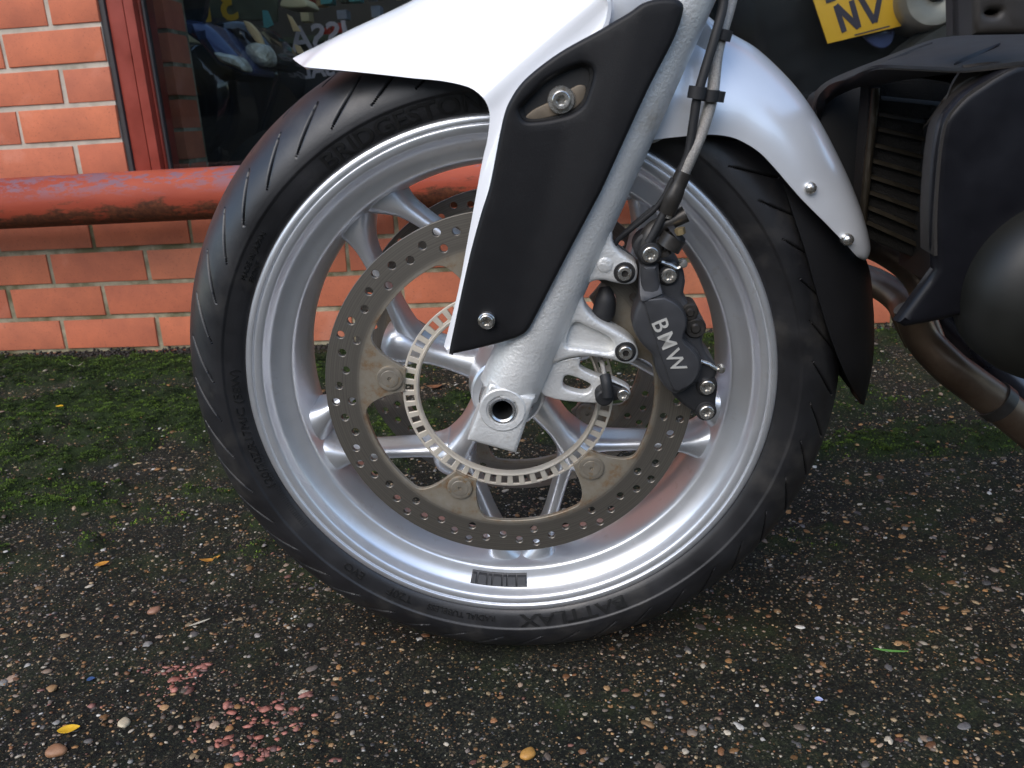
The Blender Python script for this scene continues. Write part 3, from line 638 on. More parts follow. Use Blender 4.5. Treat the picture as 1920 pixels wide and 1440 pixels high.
btext('SERVICE', (tx, tz), .072, rot=-.06); btext('SALES', (tx2, tz2), .072, rot=-.06); btext('PARTS', (tx2 + .30, tz2 + .02), .072, rot=-.06)
(ax_, az_) = (-0.9036, 0.8246)
btext('ISSA', (ax_, az_), .11, rot=-.05)
dx_, dz_ = (-1.0311, 0.7238)
lathe('dot', [(0, -.004), (.012, -.004), (.014, 0)], M['red'], ban, 20, dx_, dz_ - .35)
gp = tag(empty('display_card', (0, 2.9, .3)), 'grey blue card with a red spot under the reversed lettering', 'card'); wplate('card', 2.9, shift([(-1.1813, 0.6707), (-1.0735, 0.6518), (-1.0926, 0.6149), (-1.1861, 0.6393)], gp), .012, M['grey'], gp, .003, sm=False)
rx_, rz_ = (-1.1132, 0.6478); lathe('spot', [(0, -.004), (.014, -.004), (.016, 0)], M['red'], gp, 20, rx_, rz_ - .3)
g2 = tag(empty('fairing_panel', (0, 2.92, .3)), 'grey curved fairing panel beside the card', 'fairing'); wplate('fairing_shell', 2.92, shift([(-1.0636, 0.677), (-1.0282, 0.7), (-0.9884, 0.6893), (-1.0077, 0.6484), (-1.05, 0.6424)], g2), .05, M['grey'], g2, .01)
cw = tag(empty('cream_partition', (0, 2.9, .4)), 'cream partition board left of the blue fairing', 'partition'); wplate('board', 3.0, shift([(-1.4578, 1.0083), (-1.3764, 1.0027), (-1.3972, 0.9255), (-1.3385, 0.8398), (-1.4128, 0.8508), (-1.4483, 0.8658), (-1.4548, 0.9084)], cw), .03, M['cream'], cw, .004, sm=False)
jb = tag(empty('number_card', (0, 3.0, .9)), 'yellow reversed figures on a dark card at the top of the window', 'sign'); wplate('card', 3.0, shift([(-1.2965, 1.0054), (-1.045, 0.9881), (-1.0586, 0.8907), (-1.3015, 0.9192)], jb), .01, M['olive'], jb, .002, sm=False)
jx, jz = (-1.2557, 0.9508); btext('31', (jx, jz), .15, True, 'yellow', 0, 2.995, jb)
tc_ = tag(empty('teal_leaflet', (0, 2.98, .8)), 'small teal leaflet above the round headlamp', 'leaflet'); wplate('leaflet', 2.98, shift([(-1.099, 0.9262), (-1.0811, 0.923), (-1.0667, 0.8789), (-1.1011, 0.8647)], tc_), .006, M['teal'], tc_, .001, sm=False)
lsd = tag(empty('helmet_box', (0, 2.9, .9)), 'pale wedge shaped helmet box high in the window', 'box'); wplate('box_face', 2.9, shift([(-0.9865, 0.9511), (-0.9344, 0.9437), (-0.9205, 0.9151), (-1.0062, 0.9209)], lsd), .12, M['cream'], lsd, .006)
for nm, Q, lab in (('tan_streamer', [(-0.9723, 0.8914), (-0.9582, 0.8826), (-0.9335, 0.8377), (-0.9574, 0.8393)], 'upper tan strip of card hanging in the window'), ('tan_streamer', [(-0.9603, 0.8018), (-0.9414, 0.7946), (-0.9311, 0.772), (-0.953, 0.7734)], 'lower tan strip of card by the white mudguard tip')):
    t_ = tag(empty(nm, (0, 2.85, .7)), lab, 'card strip', 'tan card strips'); wplate('strip', 2.85, shift(Q, t_), .006, M['tan'], t_, .001, sm=False)
r_ = random.Random(4)
stockm = [M['red'], M['tan'], M['grey'], M['teal'], M['cream'], M['olive'], M['gblue']]
mbs = {}
(sx0, sz0), (sx1, sz1) = ((-1.1126, 0.888), (-0.9235, 0.9919))
st_ = tag(empty('display_stock', (0, 3.4, sz0 - .05)), 'shelf of jumbled small boxed goods behind the mudguard tip', 'shelf')
box('shelf_board', (sx0 - .1, 0, .02), (sx1 + .6, .25, .045), M['olive'], st_)
for i in range(46):
    x = r_.uniform(sx0 - .05, sx1 + .5); z = .046 + .055 * r_.randrange(0, 6) ; w = r_.uniform(.015, .045); h = r_.uniform(.02, .05)
    box('carton', (x, -.01 + i * .0022, z), (x + w, .05 + i * .0022, z + h), stockm[r_.randrange(7)], st_, .002)

# the black motorcycle with the yellow plate, right of the window
PY = 2.12
b3 = tag(empty('parked_motorcycle', (0, PY, .09)), 'black motorcycle with a tilted yellow number plate behind the silver rear mudguard', 'motorcycle')
wplate('tail', PY + .12, shift([(0.2813, 0.8415), (0.7156, 0.8108), (0.9174, 0.6606), (0.9509, 0.3319), (0.6241, 0.3483), (0.4274, 0.473), (0.3344, 0.6385)], b3), .3, M['satin'], b3, .02, bulge=.04, grid=.03)
np_ = wplate('number_plate', PY, shift([(0.4694, 0.7774), (0.518, 0.6509), (0.6748, 0.6775), (0.6264, 0.8039)], b3), .004, M['yellow'], b3, .001, corners=(0, 1, 2, 3), sm=False)
def ptext(body, at, size, rot, bold=.0):
    me = text_mesh(body, size, bold, .0006); o = link('plate_character', me, M['plateink'], np_); o.location = (at[0], -.003, at[1] - .09); o.rotation_euler = (PI/2, rot, 0); o.scale = (.86, 1, 1); return o
# plate characters built as strokes
def strokes(name, segs, w, y, parent, mat):
    m_ = MB()
    for (x0, z0), (x1, z1) in segs:
        d = np.array((x1 - x0, z1 - z0)); d /= np.linalg.norm(d); n_ = np.array((-d[1], d[0])) * w / 2
        q = [(x0 - n_[0], z0 - n_[1]), (x1 - n_[0], z1 - n_[1]), (x1 + n_[0], z1 + n_[1]), (x0 + n_[0], z0 + n_[1])]
        k = len(m_.v) and .0002 * (len(m_.v) // 8)
        m_.add([(a, y - k, b) for a, b in q] + [(a, y + .002, b) for a, b in q], [(0, 1, 2, 3), (4, 7, 6, 5), (0, 4, 5, 1), (1, 5, 6, 2), (2, 6, 7, 3), (3, 7, 4, 0)])
    return m_.build(name, mat, parent, False)
n1, n2, n3, n4 = shift([(0.5527, 0.6732), (0.5312, 0.7297), (0.5639, 0.7373), (0.5833, 0.6801)], b3); strokes('plate_character', [(n1, n2), (n2, n4), (n3, n4)], .0115, -.0015, np_, M['plateink'])
v1, v2, v3 = shift([(0.583, 0.7415), (0.6171, 0.6889), (0.6249, 0.743)], b3); strokes('plate_character', [(v1, v2), (v3, v2)], .0115, -.0015, np_, M['plateink'])
u1, u2 = shift([(0.575, 0.6651), (0.6497, 0.6791)], b3); strokes('plate_character', [(u1, u2)], .003, -.0012, np_, M['plateink'])
w1, w2 = shift([(0.509, 0.74), (0.5293, 0.7451)], b3); strokes('plate_character', [(w1, w2)], .011, -.0015, np_, M['plateink'])
wplate('reflector', PY + .02, shift([(0.5987, 0.6721), (0.6625, 0.6835), (0.665, 0.6477), (0.644, 0.6344), (0.6165, 0.6462)], b3), .02, M['gblue'], b3, .004)
cx_, cz_ = shift([(0.7244, 0.7306)], b3)[0]
lathe('silencer', [(0, -.02), (.012, -.02), (.013, -.045), (.040, -.058), (.060, -.056), (.068, -.045), (.071, -.02), (.073, .1), (.073, .4)], M['kraft'], b3, 40, cx_, cz_)
lathe('silencer_outlet', [(0, -.049), (.014, -.050), (.017, -.062), (.020, -.062), (.021, -.045)], M['inner'], b3, 24, cx_ + .006, cz_ + .012)
for i in range(4):
    pth = [(x, (-.02 - .004*i), z - .0055 * i) for x, z in shift([(0.7586, 0.6489), (0.7828, 0.6693), (0.8149, 0.6847), (0.8531, 0.693)], b3)]
    tube('trim_strip', pth, .0042, M['silverpaint'], b3, 8)
wplate('mudguard', PY + .10, shift([(0.3799, 0.6818), (0.5282, 0.6488), (0.6514, 0.6175), (0.7257, 0.5893), (0.6689, 0.3473), (0.4914, 0.3561), (0.4094, 0.5236)], b3), .15, M['gblack'], b3, .015, bulge=.02, grid=.03)
lathe('tyre', [(.30, -.06), (.31, 0), (.30, .06), (.24, .075), (.2, .06), (.2, -.06), (.24, -.075)], M['inner'], b3, 48, .86, .30, closed=True)
bl = tag(empty('bottle', (0, 2.4, .5)), 'tiny blue topped bottle left of the yellow number plate', 'bottle'); bx_, bz_ = (0.5289, 0.7504)
lathe('cap', [(0, -.012), (.011, -.012), (.012, 0), (.012, .012), (0, .012)], M['blue'], bl, 20, bx_, bz_ - .5 + .013); box('bottle_body', (bx_ - .012, -.012, bz_ - .5 - .03), (bx_ + .012, .012, bz_ - .5 - .004), M['cream'], bl, .003)

# ------------------------------------------------------------------ the red pipe rail
rl = tag(empty('pipe_rail', (0, 1.632, .05)), 'worn red painted steel pipe rail running in front of the brick wall', 'rail')
V, F = tube_data([(-3.6, 0, .3715), (3.0, 0, .3715)], .0495, 48); mesh('pipe', V, F, M['pipe'], rl, ang=60)
for px in (-3.3, -1.95, 1.75):
    V, F = tube_data([(px, 0, -.06), (px, 0, .335)], .03, 24); mesh('post', V, F, M['pipe'], rl, ang=60)

# ------------------------------------------------------------------ the motorcycle: local frame with the wheel in its x-z plane, +x towards the tail, -y towards the viewer
RT = 0.2985
bike = empty('motorcycle'); bike.matrix_world = Matrix(((0.999182,-0.040292,0.003387,-0.088147),(0.040435,0.995671,-0.083688,0.793025),(-0.000000,0.083756,0.996486,0.000000),(0.000000,0.000000,0.000000,1.000000)))
tag(bike, 'white, silver and black motorcycle in front, its front wheel side on', 'motorcycle')

# tyre: one skin with the sipes pressed into it
prof = [(.2322, .0500), (.2330, .0535), (.2350, .0556), (.2390, .0574), (.2450, .0590), (.2500, .0598), (.2508, .0600), (.2516, .0606), (.2524, .0612), (.2530, .0613), (.2550, .0609)]
ell = [(.2530 + .0455 * math.sin(t), .0613 * math.cos(t)) for t in np.linspace(.08, PI/2, 60)]
half = np.array(prof[:10] + ell); dl = np.r_[0, np.cumsum(np.linalg.norm(np.diff(half, axis=0), axis=1))]
u = np.unique(np.r_[dl[:10], np.linspace(dl[9], dl[-1], 84)]); half = np.stack([np.interp(u, dl, half[:, 0]), np.interp(u, dl, half[:, 1])], 1)
full = np.r_[half, half[-2::-1] * (1, -1)]; sarc = np.r_[0, np.cumsum(np.linalg.norm(np.diff(full, axis=0), axis=1))]; smid = sarc[-1] / 2
tn = np.gradient(full, axis=0); tn /= np.linalg.norm(tn, axis=1)[:, None]; nrm = np.stack([tn[:, 1], -tn[:, 0]], 1); nrm *= np.sign((nrm * (full - (.26, 0))).sum(1))[:, None]
NT = 2000; th = np.arange(NT) / NT * 2 * PI
sg = np.abs(sarc - smid)                                  # distance from the crown along the skin
side = np.sign(sarc - smid)
TH, SG = np.meshgrid(th, sg, indexing='ij'); SD = np.meshgrid(th, side, indexing='ij')[1]
dep = np.zeros_like(TH)
NG = 44
for s0, s1, skew, curve, wd, ph in ((.047, .077, .026, .016, .0015, 0.), (.012, .030, .012, .004, .0013, .5)):
    t = np.clip((SG - s0) / (s1 - s0), 0, 1); on = (SG > s0) & (SG < s1)
    a = (skew * t + curve * t * t) / .29
    P = 2 * PI / NG; d = ((TH + SD * (ph * .5 * P) * 0 + ph * P - a * 1.0 + (SD > 0) * P * .5) % P) - P / 2
    w = wd * np.sqrt(np.clip(4 * t * (1 - t), 0, 1)) * 1.0 + 1e-6
    q = np.clip(1.35 - np.abs(d * .285) / w, 0, 1); q = q * q * (3 - 2 * q) * on
    dep = np.maximum(dep, q * .0028)
rr = full[None, :, 0] - dep * nrm[None, :, 0]; yy = full[None, :, 1] - dep * nrm[None, :, 1]
flat_ = np.clip((rr * -np.sin(TH) - (RT - .0042)), 0, 1)     # slight flattening where it bears on the ground
Vt = np.stack([rr * np.cos(TH), -yy, rr * np.sin(TH) + flat_ * 1.0 + RT], 2).reshape(-1, 3); K = len(full)
me = bpy.data.meshes.new('tyre'); me.from_pydata(Vt.tolist(), [], [(i*K + j, i*K + j + 1, ((i+1) % NT)*K + j + 1, ((i+1) % NT)*K + j) for i in range(NT) for j in range(K - 1)]); me.update()
bm = bmesh.new(); bm.from_mesh(me); bmesh.ops.recalc_face_normals(bm, faces=bm.faces); bm.to_mesh(me); bm.free(); finish(me, True, 60)
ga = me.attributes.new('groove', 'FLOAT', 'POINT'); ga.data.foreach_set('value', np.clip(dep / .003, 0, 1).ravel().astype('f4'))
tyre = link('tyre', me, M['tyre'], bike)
nt_ = M['tyre'].node_tree; b_ = nt_.nodes['Principled BSDF']; ga_ = N(nt_, 'ShaderNodeAttribute', attribute_name='groove')      # shade inside the sipes put into the colour: near black, less specular
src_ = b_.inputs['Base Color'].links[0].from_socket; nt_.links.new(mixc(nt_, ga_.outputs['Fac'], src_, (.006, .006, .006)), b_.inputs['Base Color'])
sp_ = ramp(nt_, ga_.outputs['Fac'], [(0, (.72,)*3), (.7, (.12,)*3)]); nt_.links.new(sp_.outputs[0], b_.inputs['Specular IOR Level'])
def sidewall_text(body, ang, r0, size, bold=0., wide=1., lift=.0010, name='tyre_lettering'):
    """raised lettering bent round the sidewall, tops outwards, reading clockwise; ang is the centre, degrees anticlockwise from +x."""
    me = text_mesh(body, size, bold, lift); 
    for v in me.vertices:
        r = r0 + v.co.y; a = math.radians(ang) - v.co.x * wide / r0
        y = float(np.interp(r, [.2322, .235, .239, .245, .2503, .253], [.0500, .0556, .0574, .0590, .0598, .0613]))
        v.co = (r * math.cos(a), -y - v.co.z, RT + r * math.sin(a))
    me.update(); finish(me, False); return link(name, me, M['letter'], tyre)
sidewall_text('BRIDGESTONE', 106, .2425, .0185, .0003, 1.25)
sidewall_text('BATTLAX', 282.0, .2428, .0170, .0004, 1.45)
sidewall_text('RADIAL TUBELESS', 255.5, .2420, .0078, 0, 1.1)
sidewall_text('T20F', 240.5, .2420, .0105, 0, 1.2)
sidewall_text('EVO', 228.5, .2420, .0100, 0, 1.2)
sidewall_text('120/70ZR17M/C (58W)', 187, .2420, .0100, 0, 1.25)
sidewall_text('MADE IN JAPAN', 147.5, .2445, .0060, 0, 1.1); sidewall_text('FRONT', 150.5, .2380, .0055, 0, 1.1)
ln = MB()
for a in np.arange(193, 213, .55):                         # rows of fine moulded ribs
    t = math.radians(a); 
    for ra, rb in ((.2365, .2415),):
        q = []
        for r, da in ((ra, -.0011), (rb, -.0011), (rb, .0011), (ra, .0011)):
            y = float(np.interp(r, [.2322, .235, .239, .245, .2503], [.0500, .0556, .0574, .0590, .0598])); q.append((r * math.cos(t + da), -y - .0005, RT + r * math.sin(t + da)))
        ln.add(q + [(x, y + .002, z) for x, y, z in q], [(0, 1, 2, 3), (0, 4, 5, 1), (1, 5, 6, 2), (2, 6, 7, 3), (3, 7, 4, 0)])
ln.build('moulded_rib', M['letter'], tyre, False)

# rim
rp = [(.2100, .0455), (.2322, .0490), (.2336, .0512), (.2337, .0532), (.2328, .0550), (.2308, .0559), (.2286, .0560), (.2274, .0556), (.2266, .0541), (.2258, .0546), (.2240, .0547), (.2212, .0541), (.2192, .0530), (.2180, .0508), (.2165, .0474), (.2145, .0442),
      (.2112, .0416), (.2070, .0392), (.2030, .0377), (.2003, .0368), (.1986, .0361), (.1972, .0348), (.1960, .0325), (.1946, .0280), (.1926, .0200), (.1908, .0120), (.1900, .0050), (.1898, .0)]
rp = [tuple(p) for p in rp]; prof_ = rp[1:] + [(r, -y) for r, y in rp[-2:0:-1]]
prof_ = [(r, -y) for r, y in prof_]
outer_ = [(.2322, .0490), (.2150, .0440), (.2000, .020), (.1990, 0.), (.2000, -.020), (.2150, -.0440), (.2322, -.0490)]
pr = spline([np.array(p) for p in prof_], 3, False)
prl = [tuple(p) for p in pr] + outer_[0:7]
rim = lathe('wheel_rim', prl, M['silver'], bike, 256, 0, RT, ang=40, closed=True)
# spokes: five arms from the hub to five nodes, and from each node two spokes to the rim
def beam(name, stations, mat, parent, n=20):
    """stations: (x, z, half width in the wheel plane, half depth, y centre); rounded-box section."""
    S = spline([np.array(s) for s in stations], 6, False); V = []
    tg = np.gradient(S[:, :2], axis=0); tg /= np.linalg.norm(tg, axis=1)[:, None]
    for s, t in zip(S, tg):
        nx, nz = -t[1], t[0]
        for j in range(n):
            a = 2 * PI * j / n; ca, sa = math.cos(a), math.sin(a)
            e = .62; u_ = math.copysign(abs(ca)**e, ca); w_ = math.copysign(abs(sa)**e, sa)
            taper = 1 - .22 * (w_ * .5 + .5 if w_ < 0 else w_ * .5 + .5)
            V.append((s[0] + nx * s[2] * u_ * taper, s[4] - s[3] * w_, RT + s[1] + nz * s[2] * u_ * taper))
    m_ = len(S); F = grid_faces(m_, n, True) + [tuple(range(n))[::-1], tuple(range((m_-1)*n, m_*n))]
    return mesh(name, V, F, mat, parent, ang=40)
pol = lambda deg, r: (r * math.cos(math.radians(deg)), r * math.sin(math.radians(deg)))
for k in range(5):
    nd = 162 + 72 * k
    for sg_ in (-1, 1):
        p0, p1 = pol(nd + sg_ * 4, .098), pol(nd + sg_ * 29.5, .1885); st = []
        for t, hw, hd in ((0, .015, .020), (.10, .0105, .019), (.3, .0080, .0175), (.62, .0078, .0165), (.78, .0090, .0175), (.88, .0110, .019), (.97, .0160, .021), (1.07, .0230, .023), (1.17, .028, .024)):
            st.append((p0[0] + (p1[0]-p0[0])*t, p0[1] + (p1[1]-p0[1])*t, hw, hd, -.004))
        beam('spoke', st, M['silver'], rim)
    st = []
    for r, hw, hd in ((.026, .022, .026), (.04, .017, .024), (.07, .0135, .023), (.09, .017, .025), (.104, .022, .026), (.114, .020, .024), (.121, .012, .018)):
        q = pol(nd, r); st.append((q[0], q[1], hw, hd, -.002))
    beam('spoke', st, M['silver'], rim)
    q = pol(169.6 + 72 * k, .103)
hub = lathe('hub', [(.0165, -.064), (.030, -.064), (.032, -.062), (.032, -.050), (.036, -.040), (.038, 0), (.036, .040), (.032, .050), (.032, .064), (.0165, .064)], M['silver'], rim, 64, 0, RT, closed=True)
lathe('axle_spacer', [(.0125, -.082), (.0225, -.082), (.0235, -.080), (.0235, -.064), (.0125, -.064)], M['machined'], rim, 48, 0, RT, closed=True)
# balance weights: a strip of dark blocks stuck on the rim cone
V = []
for r, lift in ((.2138, .0008), (.2128, .0014), (.2030, .0014), (.2022, .0008)):
    yb = float(np.interp(r, [.2022, .2030, .2070, .2112, .2145], [.0374, .0377, .0392, .0416, .0442]))
    for a0 in np.linspace(256.3, 271.4, 16): t = math.radians(a0); V.append((r * math.cos(t), -yb - lift, RT + r * math.sin(t)))
V += [(x, y + .003, z) for x, y, z in V[:]]; ng_ = 64
F = grid_faces(4, 16) + [(j, ng_ + j, ng_ + j + 1, j + 1) for j in range(15)] + [(48 + j, 48 + j + 1, ng_ + 48 + j + 1, ng_ + 48 + j) for j in range(15)] + [(16*i, 16*i + 16, ng_ + 16*i + 16, ng_ + 16*i) for i in range(3)] + [(16*i + 15, ng_ + 16*i + 15, ng_ + 16*i + 31, 16*i + 31) for i in range(3)]
mesh('weight_tape', V, F, M['caliper'], rim, ang=25)
for i, (da, hw) in enumerate(((-8.3, .6), (-6.1, 1.25), (-4.05, .6), (-2.0, 1.25), (.0, .6), (1.95, 1.2), (4.6, 1.25))):
    a0 = 264.6 + .8 + da; V = []
    for r, lift in ((.2128, .0016), (.2116, .0036), (.2042, .0038), (.2032, .0016)):
        yb = float(np.interp(r, [.2030, .2070, .2112, .2140], [.0377, .0392, .0416, .0446]))
        for da_ in (-hw, -hw + .15, hw - .15, hw):
            t = math.radians(a0 + da_); l = lift if abs(da_) < hw else .0010
            V.append((r * math.cos(t), -yb - l, RT + r * math.sin(t)))
    k = len(V); V += [(x, y + .004, z) for x, y, z in V]
    F = grid_faces(4, 4) + [(0, 4, k + 4, k), (4, 8, k + 8, k + 4), (8, 12, k + 12, k + 8), (3, k + 3, k + 7, 7), (7, k + 7, k + 11, 11), (11, k + 11, k + 15, 15), (0, k, k + 1, 1), (1, k + 1, k + 2, 2), (2, k + 2, k + 3, 3), (12, 13, k + 13, k + 12), (13, 14, k + 14, k + 13), (14, 15, k + 15, k + 14)]
    mesh('balance_weight', V, F, M['caliper'], rim, ang=25)

# brake discs with drilled holes and five mounting tabs
TAB0 = 169.6
def disc_inner(n=300):
    out = []
    for i in range(n):
        a = 360 * i / n; ph = abs(((a - TAB0 + 36) % 72) - 36)
        t = np.clip((ph - 6.8) / 10.5, 0, 1); t = 1 - (1 - t)**2.1; r = .0905 + (.1275 - .0905) * t
        out.append(pol(a, r))
    return [(x, z + RT) for x, z in out]
holes = []
for k in range(15):
    for da, r in ((0, .1378), (0, .1523), (6, .1472), (12.1, .1422), (18.1, .1479)):
        x, z = pol(132.7 + 24 * k + da, r); holes.append(circle(x, z + RT, .00345, 14))
dsc = plate('brake_disc', circle(0, RT, .1602, 240), .0630, .0045, M['disc'], bike, [disc_inner()] + holes, r=.0004, seg=1)
def disc_bolt(x, z, off, parent, mat, name='disc_bolt'):
    return lathe(name, [(0, -off - .0012), (.0014, -off - .0012), (.0020, -off - .0030), (.0060, -off - .0032), (.0076, -off - .0030), (.0080, -off - .0024), (.0094, -off - .0026), (.0110, -off - .0022), (.0116, -off - .0008), (.0116, -off + .012)], mat, parent, 36, x, z, lobes=((1, 2), .2))
for k in range(5):
    x, z = pol(TAB0 + 72 * k, .1032); disc_bolt(x, z + RT, .0630, dsc, M['bronze'])
d2 = bpy.data.objects.new('brake_disc', dsc.data); COL.objects.link(d2); d2.parent = bike; d2.location = (0, .1215, 0)
for k in range(5):
    x, z = pol(TAB0 + 72 * k, .1032); disc_bolt(x, z + RT, -.0585 - .0045 + .004, d2, M['bronze']).location = (0, 0, 0)
for c in d2.children: c.location = (0, -.1215, 0)
# toothed ring for the wheel speed sensor
wins = []
for k in range(52):
    a = 360 / 52 * k + 1.5; hw = 1.9
    wins.append([(x, z + RT) for x, z in (pol(a - hw, .0826), pol(a + hw, .0826), pol(a + hw*.95, .0905), pol(a - hw*.95, .0905))])
sr = plate('sensor_ring', circle(0, RT, .0925, 180), .0600, .0022, M['ring'], bike, [circle(0, RT, .0795, 180)] + wins, r=.0003, seg=1)
lathe('ring_flange', [(.0795, -.0600), (.0812, -.0618), (.0806, -.0626), (.0790, -.0622), (.0782, -.0600), (.0782, -.0560)], M['ring'], sr, 180, 0, RT)
def bolt(x, z, off, r, parent, mat='bolt', h=.006, name='bolt'):
    """socket cap screw, its head standing h proud of y = -off."""
    f = -off - h
    return lathe(name, [(0, f + h*.55), (r*.44, f + h*.55), (r*.50, f + .0002), (r*.58, f), (r*.88, f), (r*.97, f + r*.07), (r, f + r*.18), (r, f + h + .002)], M[mat], parent, 30, x, z, lobes=((1, 2), .17))

# fork leg, its axle clamp and the caliper arms
(fx0, fz0), (fx1, fz1) = [(0.1527, 0.626), (0.0037, 0.3121)]
fy = -.083
leg = tube('fork_leg', [(fx0, fy, fz0), ((fx0*.5+fx1*.5), fy, fz0*.5+fz1*.5), (fx1, fy, fz1)], [.0240, .0248, .0260], M['cast'], bike, 40)
clamp = plate('axle_clamp', spline([(-0.0106, 0.3273), (0.0259, 0.3118), (0.0073, 0.262), (-0.0326, 0.2758)], 6, True, (0, 1, 2, 3)), .1080, .046, M['cast'], leg, holes=[circle(*(-0.0012, 0.3027), .0112, 40)], r=.0035)
AX, AZ = (-0.0012, 0.3027)
lathe('axle_bore', [(0, -.066), (.0080, -.066), (.0083, -.1080)], M['inner'], leg, 32, AX, AZ)
lathe('axle', [(.0083, -.1070), (.0086, -.1088), (.0100, -.1098), (.0112, -.1096), (.0118, -.1086), (.0120, -.105)], M['machined'], leg, 48, AX, AZ)
lathe('axle_boss', [(.0134, -.104), (.0136, -.1090), (.0180, -.1092), (.0190, -.1086), (.0194, -.1070), (.0194, -.100)], M['cast'], leg, 48, AX, AZ)
bracket = plate('caliper_arm', spline([(0.0659, 0.4417), (0.0845, 0.4499), (0.0913, 0.4438), (0.0923, 0.4342), (0.0971, 0.4269), (0.1045, 0.421), (0.1102, 0.4157), (0.111, 0.408), (0.1085, 0.4017), (0.1022, 0.3998), (0.0918, 0.402), (0.0843, 0.4041), (0.076, 0.4036), (0.07, 0.3991), (0.0681, 0.3905), (0.0708, 0.3807), (0.0786, 0.3723), (0.0912, 0.3641), (0.1018, 0.3569), (0.109, 0.3493), (0.1111, 0.3415), (0.108, 0.3347), (0.1015, 0.3331), (0.0908, 0.3368), (0.0779, 0.3401), (0.0636, 0.3411), (0.0496, 0.3385), (0.0372, 0.3329), (0.0251, 0.3287), (0.0306, 0.3517), (0.0499, 0.4)], 5, True), .0945, .020, M['cast'], leg, holes=[spline([(0.0562, 0.3652), (0.0615, 0.3704), (0.0691, 0.3673), (0.0868, 0.3576), (0.0914, 0.3514), (0.0892, 0.3447), (0.078, 0.3465), (0.063, 0.3494), (0.0531, 0.3517)], 4)], r=.0035)
plate('pocket_floor', spline([(0.0536, 0.3638), (0.0599, 0.3713), (0.0693, 0.3686), (0.0892, 0.3582), (0.0947, 0.3497), (0.0911, 0.3397), (0.0781, 0.3417), (0.0629, 0.3446), (0.05, 0.348)], 4), .0860, .008, M['cast'], leg, r=.001)
bx, bz = (0.0854, 0.4171)
lathe('cast_boss', [(0, -.0958), (.0045, -.0958), (.0058, -.0952), (.0064, -.0935), (.0066, -.09)], M['cast'], leg, 28, bx, bz)
for (x, z) in [(0.1006, 0.4101), (0.1007, 0.3443)]:
    lathe('bolt_recess', [(.0052, -.0950), (.0070, -.0953), (.0083, -.0951), (.0087, -.0940)], M['rubber'], leg, 30, x, z); bolt(x, z, .0945, .0066, leg, 'darkmetal', .0035); lathe('bolt_socket', [(.0026, -.0984), (.0050, -.0985), (.0056, -.0980)], M['bolt'], leg, 24, x, z)
sbk = plate('sensor_bracket', spline([(0.0252, 0.3317), (0.0637, 0.3404), (0.0638, 0.3301), (0.0789, 0.3215), (0.0899, 0.3187), (0.1034, 0.3105), (0.1046, 0.3042), (0.1002, 0.3001), (0.0904, 0.2995), (0.0757, 0.2976), (0.0332, 0.3061)], 4, True, (0,)), .0900, .010, M['cast'], leg, holes=[spline([(0.0504, 0.3226), (0.0557, 0.3234), (0.0683, 0.3176), (0.0726, 0.3136), (0.0698, 0.308), (0.0618, 0.3078), (0.0496, 0.3131)], 4)], r=.0018)
sx_, sz_ = (0.0826, 0.3078)
ws = lathe('wheel_sensor', [(0, -.1035), (.0055, -.1035), (.0070, -.1025), (.0076, -.1005), (.0077, -.085), (.0072, -.066)], M['rubber'], bike, 32, sx_, sz_)
plate('sensor_lug', spline([(0.0792, 0.3154), (0.0857, 0.3189), (0.0965, 0.3147), (0.102, 0.3107), (0.0998, 0.3052), (0.0898, 0.3032), (0.081, 0.3021)], 5), .0990, .006, M['rubber'], ws, r=.0015); bolt(*(0.0981, 0.3092), .0990, .0050, ws, 'bolt', .0035)
tube('sensor_plug', [(0.085, -0.1045, 0.3092), (0.0845, -0.102, 0.3208), (0.0835, -0.098, 0.3258)], [.0042, .0046, .0046], M['rubber'], ws, 16)
tube('sensor_cable', [(0.0835, -0.097, 0.3236), (0.0822, -0.09, 0.3317), (0.081, -0.08, 0.3342), (0.0781, -0.07, 0.3459)], .0021, M['braid'], ws, 10)

# black fork cover with an eye-shaped recess
cov_out = spline([(-0.0407, 0.3537), (-0.0393, 0.3604), (-0.019, 0.4295), (-0.007, 0.4641), (0.0012, 0.4851), (0.0131, 0.5285), (0.0189, 0.5426), (0.031, 0.5572), (0.0555, 0.5732), (0.0837, 0.5861), (0.1044, 0.5962), (0.1141, 0.6016), (0.1258, 0.6035), (0.1372, 0.6021), (0.1411, 0.5969), (0.1356, 0.5793), (0.1176, 0.5469), (0.1018, 0.5155), (0.0828, 0.477), (0.0759, 0.465), (0.0549, 0.428), (0.0293, 0.3816), (0.0216, 0.3702), (0.0087, 0.3641), (-0.0149, 0.3584)], 6, True, (0,)); eye = spline([(0.027, 0.5386), (0.0369, 0.5477), (0.0459, 0.5553), (0.0599, 0.5619), (0.0711, 0.565), (0.0776, 0.5629), (0.079, 0.5573), (0.0754, 0.5465), (0.071, 0.5379), (0.0626, 0.5326), (0.0511, 0.53), (0.0378, 0.5289), (0.0303, 0.5297), (0.0271, 0.5335)], 6)
CREASE = [(0.1126, 0.5967), (0.0825, 0.4999)]
def cover_y(q):
    a, b = np.array(CREASE[0]), np.array(CREASE[1]); d = (b - a) / np.linalg.norm(b - a); s = (q - a) @ np.array((d[1], -d[0]))
    return -.0045 * np.clip(-s / .03, 0, 2)**1.3 * 0 - np.clip(s * (1 if True else -1), 0, .03) * .16 - .10 * np.clip(-s - .02, 0, .06)
cover = plate('fork_cover', cov_out, .1180, .006, M['black'], bike, holes=[eye], r=.0035, yfun=cover_y, grid=.006, seg=4)
